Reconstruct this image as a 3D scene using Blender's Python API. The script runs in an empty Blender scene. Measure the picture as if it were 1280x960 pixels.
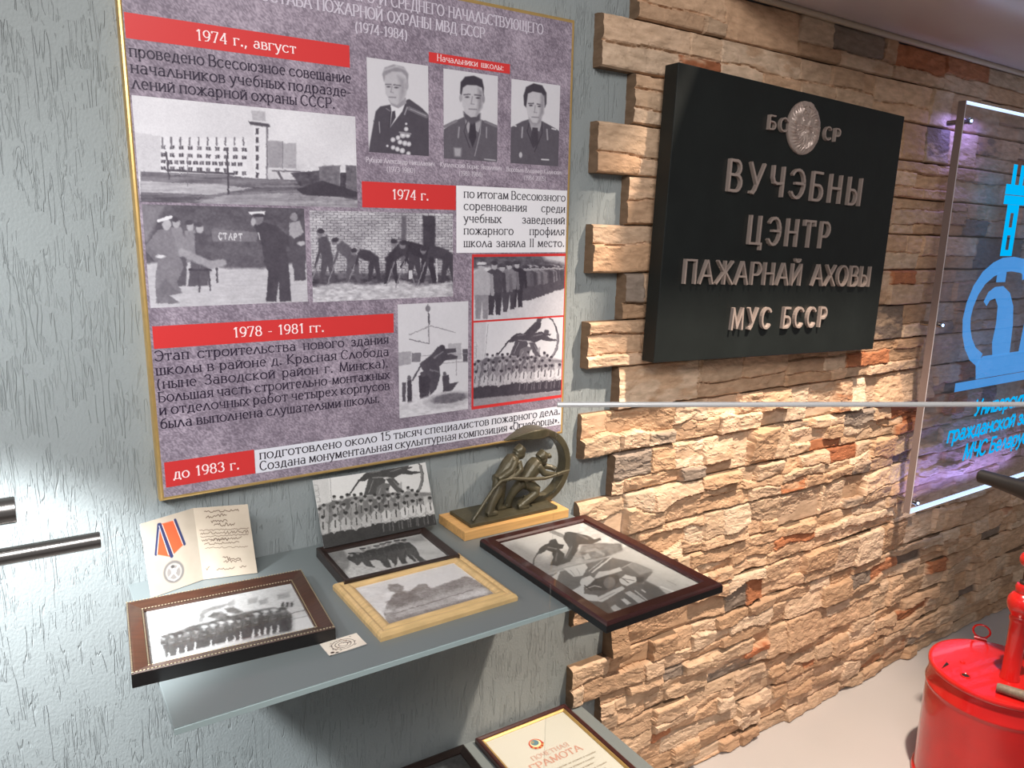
import bpy, bmesh, math, random
import numpy as np
from mathutils import Vector, Matrix, noise as mnoise

random.seed(7); RNG = np.random.RandomState(11)
sc = bpy.context.scene
COL = sc.collection
ZC = 1.385                                   # eye height above the floor; all z below are written relative to the eye

# ------------------------------------------------------------------ camera
ya, pi_, ro = math.radians(33.387), math.radians(-11.469), math.radians(1.427)
fw = Vector((math.sin(ya)*math.cos(pi_), math.cos(ya)*math.cos(pi_), math.sin(pi_)))
r0 = Vector((math.cos(ya), -math.sin(ya), 0)); u0 = r0.cross(fw)
rt = math.cos(ro)*r0 + math.sin(ro)*u0
up = -math.sin(ro)*r0 + math.cos(ro)*u0
cam = bpy.data.objects.new('camera', bpy.data.cameras.new('camera')); COL.objects.link(cam)
M3 = Matrix((rt, up, -fw)).transposed()
cam.matrix_world = Matrix.Translation((0, 0, ZC)) @ M3.to_4x4()
cam.data.sensor_width = 36; cam.data.lens = 935/1280*36; cam.data.clip_start = .02
sc.camera = cam

# ------------------------------------------------------------------ world, lights, exposure
sc.view_settings.view_transform = 'Standard'; sc.view_settings.look = 'None'
sc.view_settings.exposure = 0.0; sc.view_settings.gamma = 1.0
sc.view_settings.use_curve_mapping = False
W = bpy.data.worlds.new('room_light'); sc.world = W; W.use_nodes = True
W.node_tree.nodes['Background'].inputs[0].default_value = (1.0, .93, .92, 1)
W.node_tree.nodes['Background'].inputs[1].default_value = .22

def aim(o, p, t):
    o.location = p
    o.rotation_euler = (Vector(t)-Vector(p)).to_track_quat('-Z', 'Y').to_euler()
def lamp(name, typ, p, t, energy, color, **kw):
    l = bpy.data.lights.new(name, typ); l.energy = energy; l.color = color
    for k, v in kw.items(): setattr(l, k, v)
    o = bpy.data.objects.new(name, l); COL.objects.link(o)
    aim(o, (p[0], p[1], p[2]+ZC), (t[0], t[1], t[2]+ZC)); return o
# warm gimbal spot in the ceiling over the stone wall
lamp('warm_ceiling_spot', 'SPOT', (1.45, .50, 1.0), (1.46, 1.2, -.66), 310, (1, .85, .71), spot_size=math.radians(58), spot_blend=.6, shadow_soft_size=.03)
# cool display spot at the left end of the wall, outside the frame, with its weak spill
lamp('cool_display_spot', 'SPOT', (-.30, .86, -.02), (.05, 1.2, -.93), 98, (.93, .97, 1), spot_size=math.radians(56), spot_blend=.5, shadow_soft_size=.03)
lamp('cool_display_spill', 'SPOT', (-.34, .80, .06), (.10, 1.2, -.42), 11, (.93, .97, 1), spot_size=math.radians(125), spot_blend=1, shadow_soft_size=.05)
# added soft fill from above and behind the camera, aimed at the poster
lamp('room_fill_light', 'AREA', (-.35, -.6, 1.05), (.40, 1.2, -.1), 17, (1, .98, .97), shape='RECTANGLE', size=1.2, size_y=.6, spread=math.radians(105))

# ------------------------------------------------------------------ helpers
def lin(c):
    c = np.asarray(c, float)
    return np.where(c <= .04045, c/12.92, ((c+.055)/1.055)**2.4)
def S(r, g, b): return tuple(float(x) for x in lin(np.array([r, g, b])/255.))

def mat(name, color, rough=.5, metal=0., spec=.5, bump=None, vary=None, coat=0.):
    m = bpy.data.materials.new(name); m.use_nodes = True
    nt = m.node_tree; b = nt.nodes['Principled BSDF']
    b.inputs['Base Color'].default_value = (*color, 1); b.inputs['Roughness'].default_value = rough
    b.inputs['Metallic'].default_value = metal; b.inputs['Specular IOR Level'].default_value = spec
    b.inputs['Coat Weight'].default_value = coat
    tc = nt.nodes.new('ShaderNodeTexCoord')
    if vary:                                   # (scale xyz, amount)
        mp = nt.nodes.new('ShaderNodeMapping'); mp.inputs['Scale'].default_value = vary[0]
        n = nt.nodes.new('ShaderNodeTexNoise'); n.inputs['Scale'].default_value = 1; n.inputs['Detail'].default_value = 6
        nt.links.new(tc.outputs['Object'], mp.inputs['Vector']); nt.links.new(mp.outputs[0], n.inputs['Vector'])
        cr = nt.nodes.new('ShaderNodeValToRGB')
        a = vary[1]
        cr.color_ramp.elements[0].position = .3; cr.color_ramp.elements[1].position = .7
        cr.color_ramp.elements[0].color = (*[c*(1-a) for c in color], 1)
        cr.color_ramp.elements[1].color = (*[min(1, c*(1+a)) for c in color], 1)
        nt.links.new(n.outputs['Fac'], cr.inputs[0]); nt.links.new(cr.outputs[0], b.inputs['Base Color'])
    if bump:                                   # (scale xyz, distance)
        mp = nt.nodes.new('ShaderNodeMapping'); mp.inputs['Scale'].default_value = bump[0]
        n = nt.nodes.new('ShaderNodeTexNoise'); n.inputs['Scale'].default_value = 1; n.inputs['Detail'].default_value = 5
        bp = nt.nodes.new('ShaderNodeBump'); bp.inputs['Distance'].default_value = bump[1]
        nt.links.new(tc.outputs['Object'], mp.inputs['Vector']); nt.links.new(mp.outputs[0], n.inputs['Vector'])
        nt.links.new(n.outputs['Fac'], bp.inputs['Height']); nt.links.new(bp.outputs[0], b.inputs['Normal'])
    return m
def mat_vcol(name, rough=.6, spec=.3, bump=None, coat=0.):
    m = mat(name, (.5, .5, .5), rough, 0, spec, bump, None, coat)
    nt = m.node_tree; a = nt.nodes.new('ShaderNodeAttribute'); a.attribute_name = 'Col'
    nt.links.new(a.outputs['Color'], nt.nodes['Principled BSDF'].inputs['Base Color'])
    return m
def mat_emit(name, color, strength):
    m = bpy.data.materials.new(name); m.use_nodes = True; nt = m.node_tree
    nt.nodes.remove(nt.nodes['Principled BSDF'])
    e = nt.nodes.new('ShaderNodeEmission'); e.inputs[0].default_value = (*color, 1); e.inputs[1].default_value = strength
    nt.links.new(e.outputs[0], nt.nodes['Material Output'].inputs[0]); return m
def mat_pane(name, tint=(1, 1, 1), rough=.02, refl=1.0, ior=1.5):
    m = bpy.data.materials.new(name); m.use_nodes = True; nt = m.node_tree
    nt.nodes.remove(nt.nodes['Principled BSDF'])
    t = nt.nodes.new('ShaderNodeBsdfTransparent'); t.inputs[0].default_value = (*tint, 1)
    g = nt.nodes.new('ShaderNodeBsdfGlossy'); g.inputs['Roughness'].default_value = rough
    f = nt.nodes.new('ShaderNodeFresnel'); f.inputs[0].default_value = ior
    mu = nt.nodes.new('ShaderNodeMath'); mu.operation = 'MULTIPLY'; mu.inputs[1].default_value = refl
    x = nt.nodes.new('ShaderNodeMixShader')
    ge = nt.nodes.new('ShaderNodeNewGeometry'); m2 = nt.nodes.new('ShaderNodeMath'); m2.operation = 'SUBTRACT'; m2.inputs[0].default_value = 1
    m3 = nt.nodes.new('ShaderNodeMath'); m3.operation = 'MULTIPLY'
    nt.links.new(ge.outputs['Backfacing'], m2.inputs[1]); nt.links.new(m2.outputs[0], m3.inputs[0]); nt.links.new(mu.outputs[0], m3.inputs[1])
    nt.links.new(f.outputs[0], mu.inputs[0]); nt.links.new(m3.outputs[0], x.inputs[0])
    nt.links.new(t.outputs[0], x.inputs[1]); nt.links.new(g.outputs[0], x.inputs[2])
    nt.links.new(x.outputs[0], nt.nodes['Material Output'].inputs[0]); return m

class MB:
    """collects vertices, faces and optional vertex colours, then links them as ONE mesh object"""
    def __init__(s): s.v = []; s.c = []; s.n = 0; s.fl = []; s.fs = []
    def add(s, verts, faces, col=(.5, .5, .5)):
        verts = np.asarray(verts, float).reshape(-1, 3)
        s.v.append(verts)
        col = np.asarray(col, float)
        s.c.append(np.broadcast_to(col, (len(verts), 3)) if col.ndim == 1 else col)
        if isinstance(faces, np.ndarray):
            s.fl.append((faces+s.n).ravel()); s.fs.append(np.full(len(faces), faces.shape[1]))
        else:
            for f in faces:
                s.fl.append(np.array(f)+s.n); s.fs.append(np.array([len(f)]))
        s.n += len(verts)
    def box(s, x0, x1, y0, y1, z0, z1, col=(.5, .5, .5)):
        v = [(x, y, z) for z in (z0, z1) for y in (y0, y1) for x in (x0, x1)]
        s.add(v, [(0, 2, 3, 1), (4, 5, 7, 6), (0, 1, 5, 4), (2, 6, 7, 3), (0, 4, 6, 2), (1, 3, 7, 5)], col)
    def tube(s, p, r, n=16, col=(.5, .5, .5), cap=True):
        """tube through points p, r = radius or a list"""
        p = [Vector(q) for q in p]; rr = r if isinstance(r, (list, tuple)) else [r]*len(p)
        ring = []; u = None; V = []
        for i, q in enumerate(p):
            d = (p[min(i+1, len(p)-1)]-p[max(i-1, 0)]).normalized()
            if u is None:
                u = d.orthogonal().normalized()
            u = (u-d*u.dot(d)).normalized(); w = d.cross(u)
            for k in range(n):
                a = 2*math.pi*k/n; V.append(q+(u*math.cos(a)+w*math.sin(a))*rr[i])
        F = [(i*n+k, i*n+(k+1) % n, (i+1)*n+(k+1) % n, (i+1)*n+k) for i in range(len(p)-1) for k in range(n)]
        if cap: F += [tuple(range(n))[::-1], tuple((len(p)-1)*n+k for k in range(n))]
        s.add([tuple(q) for q in V], F, col)
    def lathe(s, c, prof, n=48, col=(.5, .5, .5), sy=1.):
        V = [(c[0]+r*math.cos(2*math.pi*k/n), c[1]+sy*r*math.sin(2*math.pi*k/n), c[2]+z) for r, z in prof for k in range(n)]
        F = [(i*n+k, i*n+(k+1) % n, (i+1)*n+(k+1) % n, (i+1)*n+k) for i in range(len(prof)-1) for k in range(n)]
        F += [tuple(range(n))[::-1], tuple((len(prof)-1)*n+k for k in range(n))]
        s.add(V, F, col)
    def torus(s, c, R, r, ax=(0, 0, 1), n=40, m=10, a0=0, a1=2*math.pi, col=(.5, .5, .5)):
        ax = Vector(ax).normalized(); e = ax.orthogonal().normalized(); g = ax.cross(e)
        pts = [Vector(c)+(e*math.cos(a0+(a1-a0)*i/n)+g*math.sin(a0+(a1-a0)*i/n))*R for i in range(n+1)]
        s.tube(pts, r, m, col)
    def grid(s, P, col):
        """P: (h,w,3) points, col: (h,w,3)"""
        h, w = P.shape[:2]
        idx = np.arange(h*w).reshape(h, w)
        F = np.stack([idx[:-1, :-1], idx[1:, :-1], idx[1:, 1:], idx[:-1, 1:]], -1).reshape(-1, 4)
        s.add(P.reshape(-1, 3), F, np.asarray(col).reshape(-1, 3) if np.asarray(col).ndim == 3 else col)
    def build(s, name, material, parent=None, smooth=False, loc=None, rot=None):
        me = bpy.data.meshes.new(name)
        v = np.concatenate(s.v).astype(np.float32); fl = np.concatenate(s.fl).astype(np.int32); fs = np.concatenate(s.fs).astype(np.int32)
        me.vertices.add(len(v)); me.vertices.foreach_set('co', v.ravel())
        me.loops.add(len(fl)); me.loops.foreach_set('vertex_index', fl)
        me.polygons.add(len(fs)); me.polygons.foreach_set('loop_start', (np.cumsum(fs)-fs).astype(np.int32))
        me.polygons.foreach_set('loop_total', fs)
        me.update(calc_edges=True)
        ca = me.color_attributes.new('Col', 'FLOAT_COLOR', 'POINT')
        c4 = np.ones((len(v), 4), np.float32); c4[:, :3] = np.concatenate(s.c); ca.data.foreach_set('color', c4.ravel())
        me.materials.append(material)
        me.polygons.foreach_set('use_smooth', np.full(len(fs), smooth)); me.validate(); me.update()
        if smooth: me.set_sharp_from_angle(angle=math.radians(38))
        o = bpy.data.objects.new(name, me); COL.objects.link(o)
        if parent: o.parent = parent
        if loc: o.location = loc
        if rot: o.rotation_euler = rot
        return o
def bevel(o, w=.001, seg=2):
    b = o.modifiers.new('bevel', 'BEVEL'); b.width = w; b.segments = seg; b.limit_method = 'ANGLE'; b.angle_limit = math.radians(40); return o
def tag(o, label, cat, group=None):
    o['label'] = label; o['category'] = cat
    if group: o['group'] = group
    return o
def thing(name, loc, label, cat, rot=(0, 0, 0), group=None):
    o = bpy.data.objects.new(name, None); COL.objects.link(o); o.empty_display_size = .05
    o.location = loc; o.rotation_euler = rot
    return tag(o, label, cat, group)
def struct(o): o['kind'] = 'structure'; return o

# ------------------------------------------------------------------ value noise (numpy)
def vnoise(x, y, seed=0):
    xi = np.floor(x).astype(np.int64); yi = np.floor(y).astype(np.int64); fx = x-xi; fy = y-yi
    def h(a, b):
        n = (a*374761393+b*668265263+seed*1442695041) & 0xffffffff
        n = ((n ^ (n >> 13))*1274126177) & 0xffffffff
        return ((n ^ (n >> 16)) & 0xffff)/65535.
    u = fx*fx*(3-2*fx); v = fy*fy*(3-2*fy)
    return (h(xi, yi)*(1-u)+h(xi+1, yi)*u)*(1-v)+(h(xi, yi+1)*(1-u)+h(xi+1, yi+1)*u)*v
def fbm(x, y, seed=0, o=4):
    a = 0; amp = 1; t = 0
    for k in range(o):
        a = a+amp*vnoise(x*2**k, y*2**k, seed+k*17); t += amp; amp *= .5
    return a/t

# ------------------------------------------------------------------ stroke lettering (Cyrillic)
def arc(cx, cy, rx, ry, a0, a1, n=10):
    return [(cx+rx*math.cos(math.radians(a0+(a1-a0)*i/n)), cy+ry*math.sin(math.radians(a0+(a1-a0)*i/n))) for i in range(n+1)]
def bowl(x, xr, y0, y1):
    r = (y1-y0)/2; k = min(r, (xr-x)*.6)
    return [(x, y1), (xr-k, y1)]+arc(xr-k, (y0+y1)/2, k, r, 80, -80, 8)+[(xr-k, y0), (x, y0)]
OV = arc(.4, .5, .4, .5, 0, 360, 20)
GL = {
 'А': (.78, [[(0, 0), (.37, 1), (.41, 1), (.78, 0)], [(.14, .34), (.64, .34)]]),
 'Б': (.64, [[(.06, 0), (.06, 1)], [(.06, 1), (.56, 1)], bowl(.06, .64, 0, .55)]),
 'В': (.66, [[(.06, 0), (.06, 1)], bowl(.06, .58, .53, 1), bowl(.06, .66, 0, .53)]),
 'Г': (.58, [[(.06, 0), (.06, 1)], [(.06, 1), (.58, 1), (.58, .86)]]),
 'Д': (.8, [[(.0, -.18), (.0, 0), (.8, 0), (.8, -.18)], [(.13, 0), (.3, 1), (.66, 1), (.66, 0)]]),
 'Е': (.6, [[(.06, 0), (.06, 1)], [(.06, 1), (.58, 1)], [(.06, .52), (.48, .52)], [(.06, 0), (.6, 0)]]),
 'Ж': (1.02, [[(.51, 0), (.51, 1)], [(0, 0), (.46, .52), (.04, 1)], [(1.02, 0), (.56, .52), (.98, 1)]]),
 'З': (.6, [[(.02, .82)]+arc(.28, .76, .26, .24, 150, -80, 9)+[(.2, .53)], [(.2, .53)]+arc(.28, .265, .3, .265, 80, -155, 10)]),
 'И': (.74, [[(.06, 1), (.06, 0)], [(.68, 1), (.68, 0)], [(.06, .06), (.68, .94)]]),
 'К': (.7, [[(.06, 0), (.06, 1)], [(.64, 1), (.1, .5), (.7, 0)]]),
 'Л': (.76, [[(0, 0), (.36, 1), (.4, 1), (.76, 0)]]),
 'М': (.92, [[(.04, 0), (.1, 1)], [(.1, 1), (.46, .06), (.82, 1)], [(.82, 1), (.88, 0)]]),
 'Н': (.74, [[(.06, 0), (.06, 1)], [(.68, 0), (.68, 1)], [(.06, .52), (.68, .52)]]),
 'О': (.8, [OV]),
 'П': (.74, [[(.06, 0), (.06, 1)], [(.68, 0), (.68, 1)], [(.06, 1), (.68, 1)]]),
 'Р': (.62, [[(.06, 0), (.06, 1)], bowl(.06, .62, .44, 1)]),
 'С': (.72, [arc(.4, .5, .4, .5, 42, 318, 16)]),
 'Т': (.68, [[(.34, 0), (.34, 1)], [(0, .84), (0, 1), (.68, 1), (.68, .84)]]),
 'У': (.7, [[(0, 1), (.36, .32)], [(.7, 1), (.3, .12), (.2, .0), (.08, .02)]]),
 'Ф': (.86, [[(.43, 0), (.43, 1)], arc(.43, .52, .4, .33, 0, 360, 18)]),
 'Х': (.74, [[(0, 0), (.72, 1)], [(.02, 1), (.74, 0)]]),
 'Ц': (.8, [[(.06, 0), (.06, 1)], [(.66, 0), (.66, 1)], [(.06, 0), (.78, 0), (.78, -.2)]]),
 'Ч': (.68, [[(.06, 1), (.06, .62), (.14, .46), (.3, .42), (.62, .46)], [(.62, 1), (.62, 0)]]),
 'Ш': (1.0, [[(.06, 0), (.06, 1)], [(.5, 0), (.5, 1)], [(.94, 0), (.94, 1)], [(.06, 0), (.94, 0)]]),
 'Щ': (1.06, [[(.06, 0), (.06, 1)], [(.5, 0), (.5, 1)], [(.94, 0), (.94, 1)], [(.06, 0), (1.05, 0), (1.05, -.2)]]),
 'Ь': (.62, [[(.06, 0), (.06, 1)], bowl(.06, .62, 0, .55)]),
 'Ы': (.86, [[(.06, 0), (.06, 1)], bowl(.06, .54, 0, .55), [(.8, 0), (.8, 1)]]),
 'Э': (.7, [arc(.3, .5, .4, .5, 140, -140, 16), [(.22, .52), (.68, .52)]]),
 'Ю': (1.08, [[(.06, 0), (.06, 1)], [(.06, .52), (.36, .52)], arc(.7, .5, .36, .5, 0, 360, 18)]),
 'Я': (.66, [[(.6, 0), (.6, 1)], [(.6, 1), (.24, 1)]+arc(.24, .72, .2, .28, 90, 270, 8)+[(.6, .44)], [(.34, .44), (.0, 0)]]),
 '1': (.44, [[(.26, 0), (.26, 1)], [(.26, 1), (.06, .84)]]),
 '9': (.6, [arc(.3, .68, .28, .32, 0, 360, 16), [(.58, .68), (.54, .3), (.38, .06), (.12, .02)]]),
 '7': (.56, [[(0, .86), (0, 1), (.56, 1), (.2, 0)]]),
 '4': (.62, [[(.46, 0), (.46, 1)], [(.46, 1), (0, .28), (.62, .28)]]),
 '8': (.6, [arc(.3, .76, .24, .24, 0, 360, 14), arc(.3, .27, .28, .27, 0, 360, 14)]),
 '3': (.58, [[(.02, .84)]+arc(.28, .76, .25, .24, 150, -80, 9), arc(.28, .27, .29, .27, 80, -155, 10)]),
 '5': (.56, [[(.54, 1), (.1, 1), (.08, .56)]+arc(.26, .32, .3, .32, 110, -145, 10)]),
 '0': (.6, [arc(.3, .5, .29, .5, 0, 360, 18)]),
 '2': (.58, [arc(.28, .72, .27, .28, 165, -20, 9)+[(.0, 0), (.58, 0)]]),
 '6': (.6, [arc(.3, .32, .28, .32, 0, 360, 16), [(.02, .32), (.1, .7), (.28, .94), (.5, .98)]]),
 'I': (.2, [[(.1, 0), (.1, 1)]]),
 '(': (.3, [arc(.44, .4, .4, .72, 130, 230, 8)]), ')': (.3, [arc(-.14, .4, .4, .72, 50, -50, 8)]),
 '-': (.36, [[(.02, .36), (.34, .36)]]), '.': (.18, [[(.02, .03), (.16, .03)], [(.02, .09), (.16, .09)], [(.02, .0), (.16, .0)], [(.02, .12), (.16, .12)]]), ',': (.2, [[(.12, .1), (.02, -.18)], [(.04, .08), (.16, .08)], [(.04, .02), (.14, .02)]]),
 ':': (.18, [[(.02, .03), (.16, .03)], [(.02, .09), (.16, .09)], [(.02, .5), (.16, .5)], [(.02, .56), (.16, .56)]]),
 '«': (.44, [[(.2, .56), (.04, .36), (.2, .16)], [(.4, .56), (.24, .36), (.4, .16)]]),
 '»': (.44, [[(.04, .56), (.2, .36), (.04, .16)], [(.24, .56), (.4, .36), (.24, .16)]]),
}
GL['Й'] = (.74, GL['И'][1]+[arc(.37, 1.26, .17, .14, 190, 350, 6)])
LOW = {
 'а': (.58, [arc(.26, .2, .24, .2, 0, 360, 14), [(.5, 0), (.5, .46)]+arc(.28, .46, .22, .22, 0, 140, 7)]),
 'б': (.58, [arc(.29, .31, .27, .32, 0, 360, 16), [(.02, .34), (.06, .7), (.26, .92), (.54, 1.0)]]),
 'е': (.56, [[(.04, .36), (.54, .36)]+arc(.29, .34, .26, .34, 4, 310, 14)]),
 'р': (.6, [[(.06, -.3), (.06, .68)], arc(.3, .34, .27, .34, 0, 360, 14)]),
 'у': (.56, [[(0, .68), (.29, .04)], [(.56, .68), (.24, -.16), (.12, -.3), (.0, -.28)]]),
 'ф': (.78, [[(.39, -.3), (.39, 1)], arc(.39, .34, .35, .32, 0, 360, 16)]),
}
def glyph(ch):
    if ch in GL: return GL[ch]
    if ch in LOW: return LOW[ch]
    U = ch.upper()
    if U in GL:
        w, st = GL[U]
        return (w*.8, [[(x*.8, y*.68) for x, y in p] for p in st])
    return None
def segs(st, wx, wy, serif, aspect):
    """stroke list -> list of quads; wx = thickness of uprights, wy = of horizontals; aspect = x scale"""
    out = []
    for p in st:
        q = [(x*aspect, y) for x, y in p]
        for i in range(len(q)-1):
            a = np.array(q[i]); b = np.array(q[i+1]); d = b-a; L = np.hypot(*d)
            if L < 1e-6: continue
            d /= L; w = wy+(wx-wy)*abs(d[1]); nrm = np.array([-d[1], d[0]])*w/2
            e = d*min(wx, wy)*.4
            out.append([a-e-nrm, b+e-nrm, b+e+nrm, a-e+nrm])
        if serif:
            for k, j in ((0, 1), (-1, -2)):
                a = q[k]; d = np.array(q[j])-np.array(a); L = np.hypot(*d)
                if L > .2 and abs(d[1])/L > .62 and min(abs(a[1]-v) for v in (0, 1, .68, -.3)) < .02:
                    s = serif*aspect; t = wy*.55
                    yy = a[1]+(t*.5 if d[1] > 0 else -t*.5)
                    out.append([(a[0]-s, yy-t), (a[0]+s, yy-t), (a[0]+s, yy+t), (a[0]-s, yy+t)])
    return out
def layout(txt, gap, space):
    x = 0; res = []
    for w_i, word in enumerate(txt.split(' ')):
        if w_i: x += space
        for ch in word:
            g = glyph(ch)
            if g is None: continue
            res.append((ch, x, w_i)); x += g[0]+gap
    return res, x-gap
def text_quads(txt, x0, x1, base, cap, aspect=None, wx=.145, wy=.065, serif=.12, gap=.2, space=.5, justify=True):
    """quads (in the units of cap) for a line of text set between x0 and x1"""
    lay, tot = layout(txt, gap, space)
    nw = txt.count(' '); extra = 0.
    if aspect is None or not nw: aspect = (x1-x0)/cap/tot
    else:
        extra = ((x1-x0)/cap-tot*aspect)/nw
        if extra < -space*aspect*.55:
            extra = -space*aspect*.4; aspect = ((x1-x0)/cap-0)/(tot-nw*space*.4); extra = -space*aspect*.4
    Q = []
    for ch, x, wi in lay:
        for q in segs(glyph(ch)[1], wx, wy, serif, aspect):
            Q.append([(x0+cap*(x*aspect+extra*wi+p[0]), base+cap*p[1]) for p in q])
    return Q

# ------------------------------------------------------------------ painted monochrome prints
class Pic:
    """a small monochrome photograph painted on a grid; shapes are given in the coordinates of quad (tl,tr,br,bl)"""
    def __init__(s, w, h, quad=None, g=.7):
        s.w, s.h = w, h
        quad = quad or [(0, 0), (w, 0), (w, h), (0, h)]
        A = []; B = []
        for (u, v), (x, y) in zip([(0, 0), (1, 0), (1, 1), (0, 1)], quad):
            A += [[u, v, 1, 0, 0, 0, -u*x, -v*x], [0, 0, 0, u, v, 1, -u*y, -v*y]]; B += [x, y]
        Hm = np.append(np.linalg.solve(np.array(A, float), np.array(B, float)), 1).reshape(3, 3)
        u, v = np.meshgrid((np.arange(w))/(w-1.), (np.arange(h))/(h-1.))
        d = Hm[2, 0]*u+Hm[2, 1]*v+1
        s.X = (Hm[0, 0]*u+Hm[0, 1]*v+Hm[0, 2])/d; s.Y = (Hm[1, 0]*u+Hm[1, 1]*v+Hm[1, 2])/d
        s.a = np.full((h, w), float(g)); s.px = math.hypot(quad[1][0]-quad[0][0], quad[1][1]-quad[0][1])/w
    def _mix(s, m, g, op=1.): s.a = s.a*(1-m*op)+g*m*op; return s
    def poly(s, pts, g, soft=1.2, op=1.):
        P = np.array(pts, float); soft *= s.px
        x0, y0 = P.min(0)-soft*2; x1, y1 = P.max(0)+soft*2
        sel = (s.X >= x0) & (s.X <= x1) & (s.Y >= y0) & (s.Y <= y1)
        if not sel.any(): return s
        X = s.X[sel]; Y = s.Y[sel]; d = np.full(X.shape, 1e9); ins = np.zeros(X.shape, bool)
        for i in range(len(P)):
            ax, ay = P[i]; bx, by = P[(i+1) % len(P)]
            ex, ey = bx-ax, by-ay; L = ex*ex+ey*ey+1e-9
            t = np.clip(((X-ax)*ex+(Y-ay)*ey)/L, 0, 1)
            d = np.minimum(d, np.hypot(X-ax-t*ex, Y-ay-t*ey))
            c = (ay > Y) != (by > Y)
            ins ^= c & (X < ax+(Y-ay)*ex/(ey if abs(ey) > 1e-9 else 1e-9))
        sd = np.where(ins, -d, d); m = np.clip(.5-sd/(2*soft), 0, 1)
        v = s.a[sel]; s.a[sel] = v*(1-m*op)+g*m*op
        return s
    def rect(s, x0, y0, x1, y1, g, soft=.8, op=1.): return s.poly([(x0, y0), (x1, y0), (x1, y1), (x0, y1)], g, soft, op)
    def ell(s, cx, cy, rx, ry, g, soft=1.2, rot=0, op=1.):
        c, n = math.cos(math.radians(rot)), math.sin(math.radians(rot))
        x = (s.X-cx)*c+(s.Y-cy)*n; y = -(s.X-cx)*n+(s.Y-cy)*c
        r = np.hypot(x/rx, y/ry); m = np.clip(.5-(r-1)*min(rx, ry)/(2*soft*s.px), 0, 1)
        return s._mix(m, g, op)
    def line(s, pts, w, g, soft=.8, op=1.):
        for a, b in zip(pts[:-1], pts[1:]):
            ex, ey = b[0]-a[0], b[1]-a[1]; L = ex*ex+ey*ey+1e-9
            t = np.clip(((s.X-a[0])*ex+(s.Y-a[1])*ey)/L, 0, 1)
            d = np.hypot(s.X-a[0]-t*ex, s.Y-a[1]-t*ey)
            s._mix(np.clip(.5-(d-w/2)/(2*soft*s.px), 0, 1), g, op)
        return s
    def noise(s, sx, sy, amp, seed=1, mask=None):
        n = fbm(s.X/sx, s.Y/sy, seed, 3)-.5
        s.a = np.clip(s.a+n*2*amp*(1 if mask is None else mask), 0, 1); return s
    def person(s, x, y, h, coat=.2, legs=.2, face=.7, cap=None, w=1., lean=0., hair=.12, tie=None):
        """standing figure: feet at (x,y), height h"""
        hx = x+lean*h
        s.poly([(x-.09*h*w, y), (x-.02*h, y), (x+.01*h, y-.3*h), (x+.03*h, y), (x+.1*h*w, y), (x+.11*h*w, y-.5*h), (x-.11*h*w, y-.5*h)], legs)
        s.poly([(x-.13*h*w, y-.42*h), (x+.13*h*w, y-.42*h), (hx+.16*h*w, y-.78*h), (hx+.06*h, y-.86*h), (hx-.06*h, y-.86*h), (hx-.16*h*w, y-.78*h)], coat)
        s.line([(hx-.15*h*w, y-.76*h), (x-.17*h*w, y-.44*h)], .06*h, coat*.85)
        s.line([(hx+.15*h*w, y-.76*h), (x+.17*h*w, y-.44*h)], .06*h, coat*.85)
        s.ell(hx, y-.92*h, .055*h, .075*h, face)
        if cap is None: s.ell(hx, y-.965*h, .06*h, .04*h, hair)
        else: s.ell(hx, y-.975*h, .085*h, .035*h, cap); s.line([(hx-.06*h, y-.945*h), (hx+.06*h, y-.945*h)], .02*h, .1)
        if tie is not None: s.line([(hx, y-.84*h), (hx, y-.6*h)], .025*h, tie)
        return s
    warp = 1.3
    def rgb(s, lo=(44, 38, 48), hi=(236, 234, 238)):
        j, i = np.meshgrid(np.arange(s.w, dtype=float), np.arange(s.h, dtype=float))
        di = (fbm(j/5., i/5., 71, 2)-.5)*4*s.warp; dj = (fbm(j/5., i/5., 91, 2)-.5)*4*s.warp
        s.a = s.a[np.clip(np.round(i+di), 0, s.h-1).astype(int), np.clip(np.round(j+dj), 0, s.w-1).astype(int)]
        m = (fbm(j/3.5, i/3.5, 13, 2)-.5)*.16+(fbm(j/14., i/14., 17, 3)-.5)*.16
        s.a = np.clip(s.a+m*s.warp*(.5+.5*(1-np.abs(s.a-.5)*2))*np.where(s.a > .8, .4, 1), 0, 1)
        lo = np.array(lo)/255.; hi = np.array(hi)/255.
        return lin(lo+(hi-lo)*np.clip(s.a, 0, 1)[..., None])

def monument(p, ox, oy, s, d=.15, l=.35):
    """two bronze fighters with hose inside a hoop, drawn in print coordinates"""
    t = lambda *q: [(ox+x*s, oy+y*s) for x, y in q]
    ring = [(ox+s*(62+34*math.cos(math.radians(a))), oy+s*(38+36*math.sin(math.radians(a)))) for a in range(-110, 75, 8)]
    p.line(ring, 3.2*s, d+.05)
    p.line(t((28, -2), (44, 4), (60, 3)), 1.6*s, d+.2)
    p.poly(t((4, 72), (2, 68), (26, 34), (34, 22), (44, 12), (54, 14), (52, 26), (44, 40), (48, 60), (42, 74), (34, 74), (36, 54), (24, 60)), d)
    p.line(t((8, 68), (34, 34)), 3*s, d); p.ell(ox+s*52, oy+s*10, 5*s, 6*s, d+.06)
    p.poly(t((44, 40), (52, 26), (66, 20), (76, 24), (88, 34), (90, 38), (74, 36), (66, 44), (70, 58), (80, 72), (72, 74), (60, 58), (54, 74), (46, 74), (50, 56)), d+.04)
    p.ell(ox+s*74, oy+s*20, 6*s, 5*s, d+.1); p.line(t((70, 24), (96, 20)), 4*s, d+.06)
    p.line(t((40, 20), (34, 30)), 3*s, l); p.line(t((56, 30), (70, 26)), 2*s, l); p.line(t((48, 46), (52, 58)), 2*s, l); p.line(t((70, 48), (74, 60)), 2*s, l)
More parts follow.
